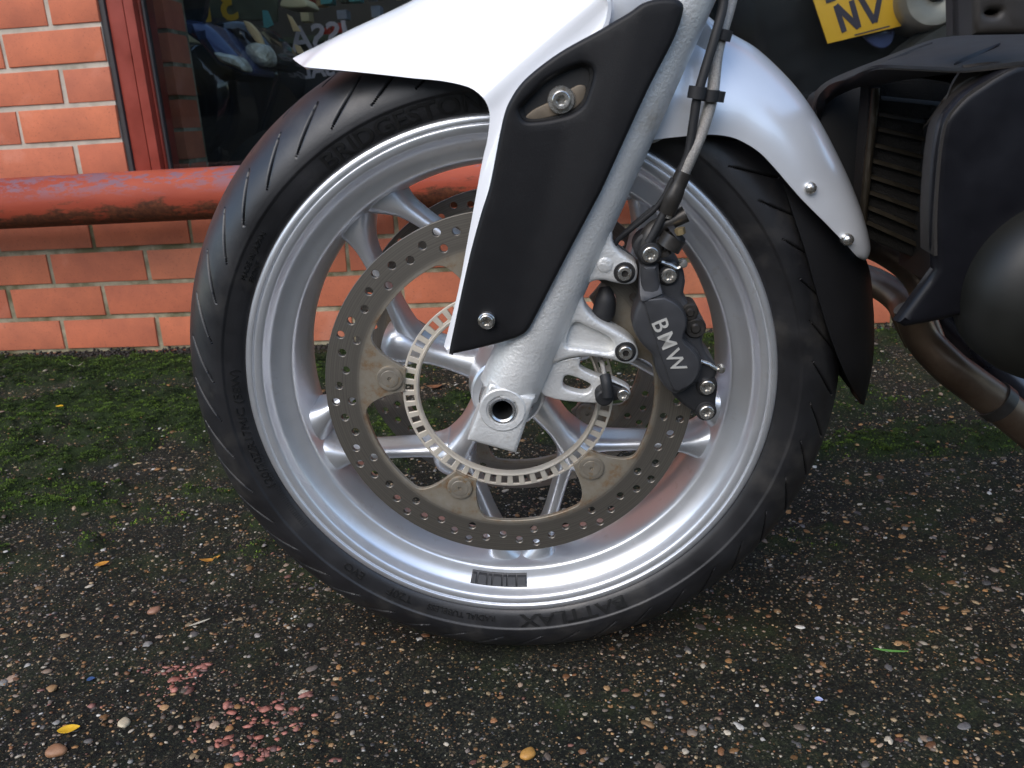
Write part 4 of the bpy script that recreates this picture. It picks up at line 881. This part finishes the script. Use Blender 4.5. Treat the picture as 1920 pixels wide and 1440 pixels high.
def rim_loft(name, o1, y1, o2, y2, mat, parent):
    a = np.array(o1); b = np.array(o2); n = len(a); V = [(p[0], y1[i] if hasattr(y1, '__len__') else y1, p[1]) for i, p in enumerate(a)] + [(p[0], y2, p[1]) for p in b]
    F = [(i, (i+1) % n, n + (i+1) % n, n + i) for i in range(n)] + [tuple(range(n, 2*n))]
    return mesh(name, V, F, mat, parent, ang=40)
ec = eye.mean(0); e2_ = ec + (eye - ec) * .90
rim_loft('cover_recess', ec + (eye - ec) * 1.01, -.1180 + .0035 - cover_y(eye), e2_, -.1050, M['inner'], cover)
(ebx, ebz), (lbx, lbz) = [(0.0562, 0.542), (-0.0079, 0.3826)]
plate('recess_tab', spline([(0.0296, 0.5308), (0.036, 0.5363), (0.0516, 0.5427), (0.0679, 0.5511), (0.0739, 0.5497), (0.0725, 0.5415), (0.0643, 0.5347), (0.0511, 0.5311), (0.0376, 0.5292)], 5), .1065, .003, M['tabm'], cover, r=.001)
lathe('washer', [(.004, -.1090), (.0092, -.1090), (.0098, -.1082), (.0098, -.1060)], M['bolt'], cover, 30, ebx, ebz); bolt(ebx, ebz, .1088, .0066, cover, 'bolt', .005)
lathe('washer', [(.004, -.1186), (.0060, -.1186), (.0066, -.1180), (.0066, -.112)], M['bolt'], cover, 30, lbx, lbz); bolt(lbx, lbz, .1170, .0056, cover, 'bolt', .004)

# mudguards
fm = loft('front_mudguard', [(-0.1559, -0.03, 0.5804), (-0.1466, -0.045, 0.5762), (-0.1372, -0.06, 0.574), (-0.1081, -0.072, 0.5704), (-0.0829, -0.078, 0.5668), (-0.0542, -0.084, 0.5624), (-0.0298, -0.09, 0.559), (-0.01, -0.096, 0.5537), (0.0004, -0.101, 0.5456), (0.0038, -0.1, 0.535), (0.0011, -0.1005, 0.5175), (-0.0036, -0.101, 0.5025), (-0.0118, -0.102, 0.4715), (-0.0192, -0.103, 0.4436), (-0.0304, -0.104, 0.4021), (-0.0452, -0.105, 0.3586)], [(-0.1564, -0.026, 0.5815), (-0.147, -0.02, 0.5857), (-0.1359, -0.018, 0.5898), (-0.1084, -0.018, 0.5997), (-0.081, -0.02, 0.6089), (-0.0588, -0.02, 0.6168), (-0.0185, -0.03, 0.6319), (0.0239, -0.05, 0.6386), (0.0699, -0.09, 0.6274), (0.0877, -0.11, 0.6085), (0.0906, -0.1085, 0.601), (0.0848, -0.1085, 0.5858), (0.0555, -0.1085, 0.5721), (0.0314, -0.1085, 0.5558), (0.0199, -0.1085, 0.5413), (0.014, -0.1085, 0.5269), (0.0021, -0.1085, 0.4838), (-0.0179, -0.1085, 0.4273), (-0.0379, -0.108, 0.3594), (-0.043, -0.107, 0.3565)], M['white'], bike, 16, 150, True, .003, False, ca=(), cb=())
rm = loft('rear_mudguard', [(0.0944, -0.078, 0.5042), (0.1246, -0.078, 0.5076), (0.1546, -0.077, 0.509), (0.1724, -0.077, 0.5084), (0.1886, -0.076, 0.5039), (0.207, -0.076, 0.4916), (0.2371, -0.075, 0.4582), (0.2591, -0.074, 0.4362), (0.2753, -0.072, 0.4194), (0.2868, -0.066, 0.4076), (0.294, -0.058, 0.4023)], [(0.1113, -0.03, 0.6291), (0.1611, -0.02, 0.6005), (0.187, -0.02, 0.5809), (0.2072, -0.02, 0.5689), (0.2253, -0.02, 0.5536), (0.2443, -0.02, 0.5338), (0.2609, -0.02, 0.5112), (0.2759, -0.02, 0.4858), (0.2893, -0.022, 0.4596), (0.2998, -0.026, 0.4335), (0.3053, -0.034, 0.4104), (0.3016, -0.045, 0.4019), (0.2978, -0.052, 0.4007)], M['silverpaint'], bike, 16, 90, True, .003, True)
for (x, z) in [(0.2444, 0.4648), (0.2758, 0.4232)]:
    lathe('rivet', [(0, -.0795), (.002, -.0793), (.0038, -.0782), (.0046, -.0768), (.0048, -.070)], M['bolt'], rm, 20, x, z)
loft('mud_flap', [(0.2286, -0.058, 0.4661), (0.234, -0.06, 0.4495), (0.2475, -0.062, 0.4129), (0.2608, -0.062, 0.3723), (0.2761, -0.06, 0.3316), (0.2945, -0.05, 0.2947), (0.3179, -0.02, 0.2599)], [(0.2649, -0.045, 0.441), (0.2882, -0.03, 0.4171), (0.3125, -0.012, 0.3903), (0.3212, -0.008, 0.3539), (0.3249, -0.008, 0.3241), (0.3259, -0.008, 0.2883), (0.3242, -0.008, 0.2535)], M['black'], bike, 12, 60, True, .003, True)
plate('fork_bridge', spline([(0.0892, 0.5857), (0.0935, 0.6186), (0.1456, 0.6219), (0.1387, 0.5956)], 4, True, (0, 1, 2, 3)), .100, .03, M['silverpaint'], bike, r=.004)
plate('fender_stay', spline([(0.1145, 0.5801), (0.1555, 0.594), (0.1733, 0.5802), (0.1698, 0.562), (0.1567, 0.5284), (0.1407, 0.5077), (0.1161, 0.5062)], 4, True), .0600, .008, M['silverpaint'], bike, r=.003)

# caliper
cal_out = spline([(0.1128, 0.4175), (0.1266, 0.4173), (0.1275, 0.4042), (0.1308, 0.3921), (0.1416, 0.3851), (0.1479, 0.3762), (0.1493, 0.3664), (0.1474, 0.3554), (0.1559, 0.3461), (0.1607, 0.3368), (0.1606, 0.3254), (0.1544, 0.315), (0.1421, 0.3084), (0.133, 0.313), (0.1248, 0.3278), (0.1222, 0.3416), (0.1117, 0.3547), (0.1063, 0.367), (0.1077, 0.3793), (0.1119, 0.3908)], 5, True, (0, 1)); 
cal = plate('brake_caliper', cal_out, .1010, .022, M['caliper'], bike, r=.0032, grid=.006, yfun=lambda q, o=cal_out: .0015 * (1 - np.exp(-segdist(q, o if area2(o) > 0 else o[::-1]) / .004)))
plate('caliper_face', spline([(0.1142, 0.3903), (0.1307, 0.3912), (0.1406, 0.3852), (0.1469, 0.3758), (0.1478, 0.367), (0.1455, 0.356), (0.154, 0.3458), (0.1588, 0.3375), (0.1586, 0.3274), (0.1528, 0.3175), (0.1423, 0.3114), (0.138, 0.3134), (0.1284, 0.341), (0.1191, 0.3726)], 4, True, (0, 1, 10, 11)), .1041, .004, M['caliper'], cal, r=.0016)
plate('caliper_half', spline([(0.1279, 0.4127), (0.1386, 0.4173), (0.1461, 0.411), (0.1487, 0.3988), (0.1476, 0.3889), (0.1515, 0.3813), (0.155, 0.3723), (0.1627, 0.3675), (0.1662, 0.3597), (0.1631, 0.3495), (0.1668, 0.3379), (0.1752, 0.3259), (0.1733, 0.3157), (0.1561, 0.3126), (0.1341, 0.3507), (0.1255, 0.3869)], 5), .0900, .045, M['caliper'], cal, r=.004)
plate('caliper_foot', spline([(0.14, 0.3049), (0.1625, 0.3169), (0.1721, 0.3174), (0.1766, 0.3097), (0.1757, 0.2963), (0.1751, 0.2842), (0.1704, 0.2785), (0.1633, 0.2798), (0.1561, 0.2864), (0.1458, 0.295)], 5), .0880, .030, M['rubber'], cal, r=.003)
plate('pad_cover', spline([(0.1123, 0.4167), (0.1261, 0.4169), (0.1273, 0.4033), (0.1298, 0.3939), (0.122, 0.3912), (0.1121, 0.3895)], 4, True, (0, 1, 2, 3)), .1050, .016, M['caliper'], cal, r=.0010, grid=.004, yfun=lambda q: -np.clip(q[:, 1] - min(z for x, z in [(0.1123, 0.4167), (0.1261, 0.4169), (0.1273, 0.4033), (0.1298, 0.3939), (0.122, 0.3912), (0.1121, 0.3895)]), 0, .05) * .45)
for (x, z), off in zip([(0.1197, 0.4261), (0.1351, 0.4056), (0.1674, 0.3093), (0.1675, 0.2868)], (.1030, .0905, .0885, .0885)):
    lathe('bolt_collar', [(.004, -off - .0012), (.0078, -off - .0012), (.0086, -off - .0002), (.0087, -off + .01)], M['rubber'], cal, 28, x, z); bolt(x, z, off, .0062, cal, 'bolt', .0045)
for (x, z), r in zip([(0.1568, 0.3609), (0.1523, 0.3745)], (.0085, .0070)):
    lathe('bleed_port', [(0, -.094), (r*.35, -.094), (r*.5, -.0925), (r*.85, -.0925), (r, -.091), (r, -.07)], M['darkmetal'], cal, 28, x, z)
for P in ([(0.1292, 0.4172), (0.1366, 0.4143), (0.1416, 0.4115), (0.146, 0.4151)], [(0.1595, 0.3342), (0.1682, 0.3306), (0.1747, 0.3262), (0.1777, 0.3261)]):
    tube('pad_spring', [(x, -.094, z) for x, z in P], .0016, M['bolt'], cal, 8); x, z = P[-1]; lathe('pin_head', [(0, -.098), (.0025, -.0976), (.0032, -.096), (.0032, -.090)], M['bolt'], cal, 16, x, z)
(tx0, tz0), (tx1, tz1) = [(0.1254, 0.3731), (0.1425, 0.3302)]
me = text_mesh('BMW', .0180, .00008, .0004, space=1.2); w_ = max(v.co.x for v in me.vertices) - min(v.co.x for v in me.vertices); L_ = math.hypot(tx1 - tx0, tz1 - tz0)
lt = link('caliper_lettering', me, M['print'], cal); lt.location = ((tx0 + tx1)/2, -.1046, (tz0 + tz1)/2); lt.rotation_euler = (PI/2, -math.atan2(tz1 - tz0, tx1 - tx0), 0); lt.scale = (L_ / w_, 1, 1)
lt.rotation_euler = Matrix(((math.cos(a_ := math.atan2(tz1 - tz0, tx1 - tx0)), -math.sin(a_), 0), (0, 0, -1), (math.sin(a_), math.cos(a_), 0))).to_euler()
# hose fittings above the caliper
hx = [(0.1194, 0.43), (0.1334, 0.4293), (0.1389, 0.4381), (0.1422, 0.4408), (0.1413, 0.4454), (0.1318, 0.4236), (0.1306, 0.4271)]
fit = lathe('hose_union', [(0, -.0995), (.0095, -.0995), (.0118, -.098), (.0120, -.080)], M['rubber'], bike, 32, *hx[0])
tube('union_body', [(hx[1][0], -.098, hx[1][1]), (hx[2][0], -.098, hx[2][1])], .0098, M['darkmetal'], fit, 22, 1)
tube('union_cap', [(hx[2][0], -.098, hx[2][1]), (hx[3][0], -.098, hx[3][1])], [.0102, .0075], M['rubber'], fit, 20, 1)
tube('brass_nut', [(hx[3][0], -.106, hx[3][1]), (hx[4][0], -.106, hx[4][1])], .0040, M['brass'], fit, 6, 1)
tube('elbow', [(x, -.094, z) for x, z in [(0.1177, 0.4298), (0.1205, 0.4389), (0.1273, 0.4454), (0.134, 0.4474), (0.1407, 0.4504), (0.1473, 0.4535)]], [.008, .0072, .006, .006, .0066], M['darkmetal'], fit, 16)
tube('drop_bolt', [(hx[5][0], -.100, hx[5][1]), (hx[6][0], -.100, hx[6][1])], .0048, M['darkmetal'], fit, 16, 1)
h1 = tube('brake_hose', [(0.1853, -0.07, 0.6215), (0.1789, -0.075, 0.5974), (0.1694, -0.085, 0.5678), (0.1652, -0.092, 0.5375), (0.1586, -0.096, 0.5159), (0.1514, -0.1, 0.4997), (0.1439, -0.1, 0.4828), (0.137, -0.1, 0.4655), (0.1318, -0.098, 0.4534)], .0046, M['braid'], bike, 16, 8)
h2 = tube('brake_hose', [(0.1695, -0.09, 0.6211), (0.172, -0.09, 0.6007), (0.1656, -0.095, 0.5769), (0.1589, -0.098, 0.5562), (0.1537, -0.1, 0.5386), (0.151, -0.1, 0.5204), (0.1476, -0.1, 0.498), (0.1408, -0.1, 0.483), (0.1354, -0.1, 0.4668), (0.1264, -0.1, 0.448), (0.1184, -0.1, 0.4341)], .0034, M['rubber'], bike, 14, 8)
tube('hose_ferrule', [(0.145, -0.1, 0.4859), (0.1408, -0.1, 0.4772), (0.137, -0.1, 0.4683), (0.1326, -0.098, 0.4562)], [.0062, .0062, .0072, .0066], M['darkmetal'], h1, 18)
for P in [[(0.1526, -0.1, 0.5369), (0.154, -0.1, 0.5451)], [(0.1629, -0.095, 0.5341), (0.1639, -0.095, 0.5421)], [(0.1672, -0.092, 0.5337), (0.1686, -0.092, 0.541)], [(0.172, -0.084, 0.5748), (0.174, -0.084, 0.5817)]]:
    V, F = tube_data([(P[0][0], P[0][1], P[0][2]), (P[1][0], P[1][1], P[1][2])], .0066, 16); mesh('hose_clip', V, F, M['rubber'], h1, ang=40)
tube('sensor_wire', [(0.0928, -0.085, 0.4291), (0.0969, -0.088, 0.4355), (0.1109, -0.094, 0.4476), (0.1226, -0.098, 0.4579), (0.1295, -0.1, 0.4671), (0.1366, -0.102, 0.4816)], .0022, M['rubber'], bike, 10, 8); tube('sensor_wire', [(0.0939, -0.082, 0.4309), (0.1012, -0.086, 0.4394), (0.1131, -0.092, 0.4512), (0.124, -0.096, 0.4603)], .0018, M['rubber'], bike, 10, 8)
tube('grommet', [(0.086, -0.075, 0.3939), (0.0861, -0.078, 0.3849), (0.0845, -0.078, 0.3737), (0.0828, -0.075, 0.365)], [.004, .0085, .0095, .006], M['rubber'], bike, 20)

# engine side: cowl, radiator, exhaust, casing
cowl = loft('radiator_cowl', [(0.2848, 0.08, 0.4642), (0.2825, 0.08, 0.5048), (0.2851, 0.08, 0.5228), (0.2933, 0.07, 0.5337), (0.309, 0.05, 0.5432), (0.3179, 0.02, 0.5506), (0.3337, 0, 0.5588), (0.3566, 0, 0.565), (0.3831, 0, 0.5661), (0.4269, 0, 0.5674), (0.5754, -0.0, 0.5641), (0.7128, -0.0, 0.5595)], [(0.2812, 0.06, 0.4669), (0.2799, 0.06, 0.5065), (0.2816, 0.055, 0.5217), (0.2856, 0.035, 0.5321), (0.284, -0.03, 0.5426), (0.2774, -0.1, 0.5521), (0.2956, -0.125, 0.551), (0.315, -0.15, 0.5495), (0.3282, -0.16, 0.5506), (0.3482, -0.165, 0.552), (0.4659, -0.165, 0.5478), (0.5749, -0.165, 0.5428)], M['brown'], bike, 8, 80, False, .003)
loft('cowl_lip', [(0.2812, 0.06, 0.4669), (0.2799, 0.06, 0.5065), (0.2816, 0.055, 0.5217), (0.2856, 0.035, 0.5321), (0.284, -0.03, 0.5426), (0.2774, -0.1, 0.5521), (0.2956, -0.125, 0.551), (0.315, -0.15, 0.5495), (0.3282, -0.16, 0.5506), (0.3482, -0.165, 0.552), (0.4659, -0.165, 0.5478), (0.5749, -0.165, 0.5428)], [(0.2897, 0.075, 0.4646), (0.289, 0.075, 0.5016), (0.2919, 0.07, 0.5138), (0.2982, 0.06, 0.5222), (0.3, 0.01, 0.5324), (0.2961, -0.05, 0.5407), (0.312, -0.08, 0.5394), (0.3308, -0.1, 0.5356), (0.3359, -0.1, 0.5353), (0.3396, -0.1, 0.5351)], M['black'], cowl, 6, 80, False, .002)
loft('duct_edge', [(0.315, -0.15, 0.5495), (0.3157, -0.135, 0.538), (0.3151, -0.13, 0.5287), (0.312, -0.125, 0.5188), (0.3124, -0.12, 0.511), (0.3156, -0.115, 0.4878), (0.3213, -0.11, 0.4527), (0.3251, -0.11, 0.4202)], [(0.3472, -0.164, 0.5514), (0.3305, -0.164, 0.5442), (0.316, -0.164, 0.5361), (0.3062, -0.164, 0.526), (0.3014, -0.164, 0.5164), (0.3004, -0.164, 0.494), (0.3022, -0.164, 0.4591), (0.3057, -0.164, 0.4299)], M['brown'], cowl, 8, 60, True, .002)
plate('duct_wall', spline([(0.2818, 0.5171), (0.2979, 0.5276), (0.3388, 0.5364), (0.3457, 0.5135), (0.3412, 0.4624), (0.3404, 0.3985), (0.3293, 0.3785), (0.3155, 0.3946), (0.2942, 0.4505)], 4), -.070, .02, M['inner'], cowl, r=.002)
loft('cowl_slot', [(0.2967, -0.068, 0.5542), (0.308, -0.06, 0.5571), (0.3229, -0.05, 0.5609), (0.3373, -0.04, 0.5638)], [(0.297, -0.0685, 0.5531), (0.3088, -0.0605, 0.5558), (0.3232, -0.0505, 0.5598), (0.3376, -0.0405, 0.563)], M['inner'], cowl, 3, 30, False, .001)
loft('cowl_slot', [(0.3156, -0.135, 0.552), (0.3327, -0.11, 0.5546), (0.3518, -0.09, 0.5573), (0.3732, -0.07, 0.5609)], [(0.3158, -0.1355, 0.5514), (0.3305, -0.12, 0.5525), (0.3516, -0.095, 0.556), (0.373, -0.0715, 0.5598)], M['satin'], cowl, 3, 30, False, .001)
rad = plate('radiator', spline([(0.3129, 0.5396), (0.3871, 0.5311), (0.3853, 0.3727), (0.3151, 0.4052)], 3, True, (0, 1, 2, 3)), -.020, .02, M['core'], bike, r=.002)
for a_, b_ in [[(0.3218, 0.5209), (0.3714, 0.5134)], [(0.3218, 0.5082), (0.3676, 0.4979)], [(0.3216, 0.4961), (0.3675, 0.484)], [(0.3206, 0.4831), (0.3694, 0.4685)], [(0.3196, 0.4703), (0.3712, 0.4532)], [(0.3182, 0.4574), (0.373, 0.4373)], [(0.318, 0.4442), (0.3749, 0.4215)], [(0.3178, 0.4314), (0.377, 0.4041)], [(0.3181, 0.4183), (0.3788, 0.3883)]]:
    (x0, z0), (x1, z1) = a_, b_; d = np.array((x1-x0, z1-z0)); d /= np.linalg.norm(d); n_ = np.array((-d[1], d[0])) * .0017
    o_ = MB().add([(x0-n_[0], +.0120, z0-n_[1]), (x1-n_[0], +.0120, z1-n_[1]), (x1+n_[0], +.0145, z1+n_[1]), (x0+n_[0], +.0145, z0+n_[1]), (x0-n_[0], +.0190, z0-n_[1]), (x1-n_[0], +.0190, z1-n_[1]), (x1+n_[0], +.0190, z1+n_[1]), (x0+n_[0], +.0190, z0+n_[1])],
        [(0, 1, 2, 3), (0, 4, 5, 1), (2, 6, 7, 3), (1, 5, 6, 2), (0, 3, 7, 4)]).build('slat', M['fin'], rad, bevel=.0006)
tube('radiator_frame', [(x, .013, z) for x, z in [(0.3168, 0.5293), (0.3168, 0.4973), (0.3161, 0.4621), (0.3161, 0.4163)]], .0036, M['fin'], rad, 8)
side_panel = plate('side_panel', spline([(0.3482, 0.5523), (0.3155, 0.5369), (0.3048, 0.5262), (0.3003, 0.5166), (0.2993, 0.4942), (0.3018, 0.4593), (0.3076, 0.4197), (0.2858, 0.3831), (0.2921, 0.3789), (0.3138, 0.3823), (0.3346, 0.3861), (0.375, 0.3816), (0.4924, 0.3609), (0.6402, 0.3849), (0.6119, 0.4937), (0.4994, 0.5381)], 5, True, (6, 7, 8)), .165, .010, M['satin'], bike, r=.006, seg=4)
ex = tube('exhaust_pipe', [(0.3182, 0.12, 0.3839), (0.3523, 0.11, 0.3763), (0.3731, 0.1, 0.3668), (0.3915, 0.09, 0.3523), (0.4031, 0.08, 0.3328), (0.4002, 0.07, 0.3115), (0.4077, 0.06, 0.287)], .0135, M['exhaust'], bike, 28, 8)
tube('exhaust_pipe', [(0.333, 0.16, 0.3373), (0.3696, 0.15, 0.3283), (0.3852, 0.13, 0.3225), (0.3952, 0.11, 0.313), (0.3972, 0.09, 0.2998), (0.406, 0.08, 0.2802)], .0150, M['exhaust'], bike, 28, 8)
tube('exhaust_pipe', [(0.384, 0.06, 0.3234), (0.3986, 0.06, 0.2918), (0.4231, 0.05, 0.2645), (0.4496, 0.05, 0.2433), (0.4752, 0.05, 0.2235), (0.5045, 0.05, 0.1981), (0.5459, 0.05, 0.1652), (0.6647, 0.05, 0.1125), (0.8249, 0.05, 0.0889)], [.0150, .0172, .0178, .018, .018, .018], M['exhaust'], bike, 32, 8)
tube('exhaust_pipe', [(0.4229, 0.12, 0.3122), (0.4521, 0.11, 0.2807), (0.4842, 0.1, 0.2467), (0.5213, 0.1, 0.2125), (0.5711, 0.1, 0.1709), (0.6957, 0.1, 0.116), (0.862, 0.1, 0.0976)], .0160, M['pipeblue'], bike, 28, 8)
clp = tube('exhaust_clamp', [(0.4694, 0.05, 0.2283), (0.4787, 0.05, 0.2205)], .0200, M['darkmetal'], bike, 32, 3)
ecx, ecz = (0.3903, 0.4022)
lathe('engine_cover', [(0, -.206), (.020, -.205), (.036, -.202), (.050, -.196), (.058, -.188), (.0625, -.178), (.0640, -.168), (.0640, -.150)], M['engine'], bike, 96, ecx, ecz)
plate('engine_block', spline([(0.3614, 0.5023), (0.6515, 0.5038), (0.7141, 0.3068), (0.365, 0.3688)], 3, True, (0, 1, 2, 3)), .110, .16, M['inner'], bike, r=.004)
plate('frame_cover', spline([(0.3058, 0.5979), (0.342, 0.5956), (0.3465, 0.5675), (0.3103, 0.5691)], 3, True, (0, 1, 2, 3)), .17, .04, M['brown'], bike, holes=[spline([(0.3162, 0.5813), (0.3185, 0.5827), (0.3242, 0.582), (0.3232, 0.58), (0.3189, 0.58)], 4)], r=.004)
plate('frame_recess', spline([(0.3058, 0.5979), (0.342, 0.5956), (0.3465, 0.5675), (0.3103, 0.5691)], 3, True, (0, 1, 2, 3)), .150, .01, M['inner'], bike, r=.001)

# ------------------------------------------------------------------ small things lying on the ground
def leaf(name, x, y, L, Wd, rot, mat, label, curl=.15, cat='leaf'):
    V = []; n = 9
    for i in range(n):
        t = i / (n - 1); w = Wd * math.sin(PI * t)**.75 * (1 - .25 * t) + .0002
        for s in (-1, -.5, 0, .5, 1):
            V.append(((t - .5) * L, s * w, .0012 + curl * L * ((t - .5)**2) * 2.2 + abs(s) * w * .25))
    o = mesh(name, V, grid_faces(n, 5), M[mat], None)
    bm = bmesh.new(); bm.from_mesh(o.data); bmesh.ops.solidify(bm, geom=list(bm.faces), thickness=.0003); bm.to_mesh(o.data); bm.free(); finish(o.data)
    o.location = (x, y, float(ground_z(np.array([x]), np.array([y]))[0]) + .0005); o.rotation_euler = (0, 0, math.radians(rot)); tag(o, label, cat, 'fallen leaves' if cat == 'leaf' else None); return o
for (name, (x, y), L, Wd, rot, mat, label, curl, cat) in (
    ('fallen_leaf', (-1.0076, 1.4161), .015, .0055, 5, 'leaf_y', 'small bright yellow leaf on the moss left of the tyre', .1, 'leaf'),
    ('fallen_leaf', (-0.5065, 0.9349), .026, .0045, 25, 'leaf_o', 'curled orange leaf on the tarmac below left of the tyre', .35, 'leaf'),
    ('fallen_leaf', (-0.3146, 1.4949), .030, .010, 10, 'leaf_b', 'brown dead leaf on the moss seen through the wheel', .3, 'leaf'),
    ('fallen_leaf', (-0.6467, 0.923), .018, .006, 40, 'leaf_o', 'small pale orange leaf near the lower left corner', .15, 'leaf'),
    ('fallen_leaf', (-0.5025, 0.6201), .020, .0065, 20, 'leaf_y', 'pointed yellow leaf in the bottom left corner', .15, 'leaf'),
    ('paper_scrap', (-1.1135, 1.646), .030, .0022, 20, 'stalk', 'thin pale curl of dry stalk on the moss by the wall', .5, 'stalk'),
    ('straw', (-0.4573, 0.7967), .024, .0016, 40, 'stalk', 'dry straw lying on the tarmac below left of the tyre', .05, 'straw'),
    ('grass_blade', (0.2734, 0.758), .032, .0016, -8, 'grassg', 'single green grass blade on the tarmac at lower right', .1, 'grass blade'),
    ('plastic_chip', (-0.529, 0.6992), .008, .0035, 30, 'blue', 'tiny dark blue plastic chip on the tarmac at lower left', .05, 'chip'),
    ('plastic_chip', (0.1852, 0.6759), .0075, .003, -15, 'paleblue', 'tiny pale blue chip on the tarmac at lower right', .05, 'chip'),
    ('foil_scrap', (0.565, 1.7668), .012, .004, 0, 'teal2', 'scrap of green foil on the ground behind the mud flap', .1, 'scrap')):
    leaf(name, x, y, L, Wd, rot, mat, label, curl, cat)
def stone(x, y, r, col, label, seed, flat=.6):
    bm = bmesh.new(); bmesh.ops.create_icosphere(bm, subdivisions=3, radius=r); rr_ = random.Random(seed)
    for v in bm.verts:
        n_ = v.co.normalized(); v.co = Vector((v.co.x * 1.25, v.co.y * .95, v.co.z * flat)) * (1 + .10 * math.sin(n_.x*3 + seed) * math.cos(n_.y*4 + seed*2))
    me = bpy.data.meshes.new('pebble'); bm.to_mesh(me); bm.free(); finish(me, True, 60)
    o = link('pebble', me, pm('pebble_stone', col, .5, 0, .15, 150, 500, .2, .0005)); o.location = (x, y, float(ground_z(np.array([x]), np.array([y]))[0]) + r * flat * .25); o.rotation_euler = (0, 0, seed); tag(o, label, 'pebble', 'larger pebbles')
for (x, y), r, col, lab, sd_ in zip([(-0.4963, 0.5915), (-0.5248, 0.8235), (-0.4567, 0.6338), (-0.0392, 0.842), (-0.0733, 0.6044), (0.5931, 1.3577)], (.0078, .0062, .0058, .0066, .0062, .0075), ((.30, .15, .075), (.30, .15, .09), (.50, .42, .28), (.50, .36, .22), (.46, .23, .05), (.68, .56, .40)),
    ('large round brown pebble at the bottom left edge', 'flat brown pebble on dark tarmac left of the tyre foot', 'cream pebble beside the brick crumbs', 'pale tan pebble at the bottom right of the tyre foot', 'orange pebble at the bottom middle edge', 'cream stone on the ground below the exhaust clamp'), range(6)):
    stone(x, y, r, col, lab, sd_)
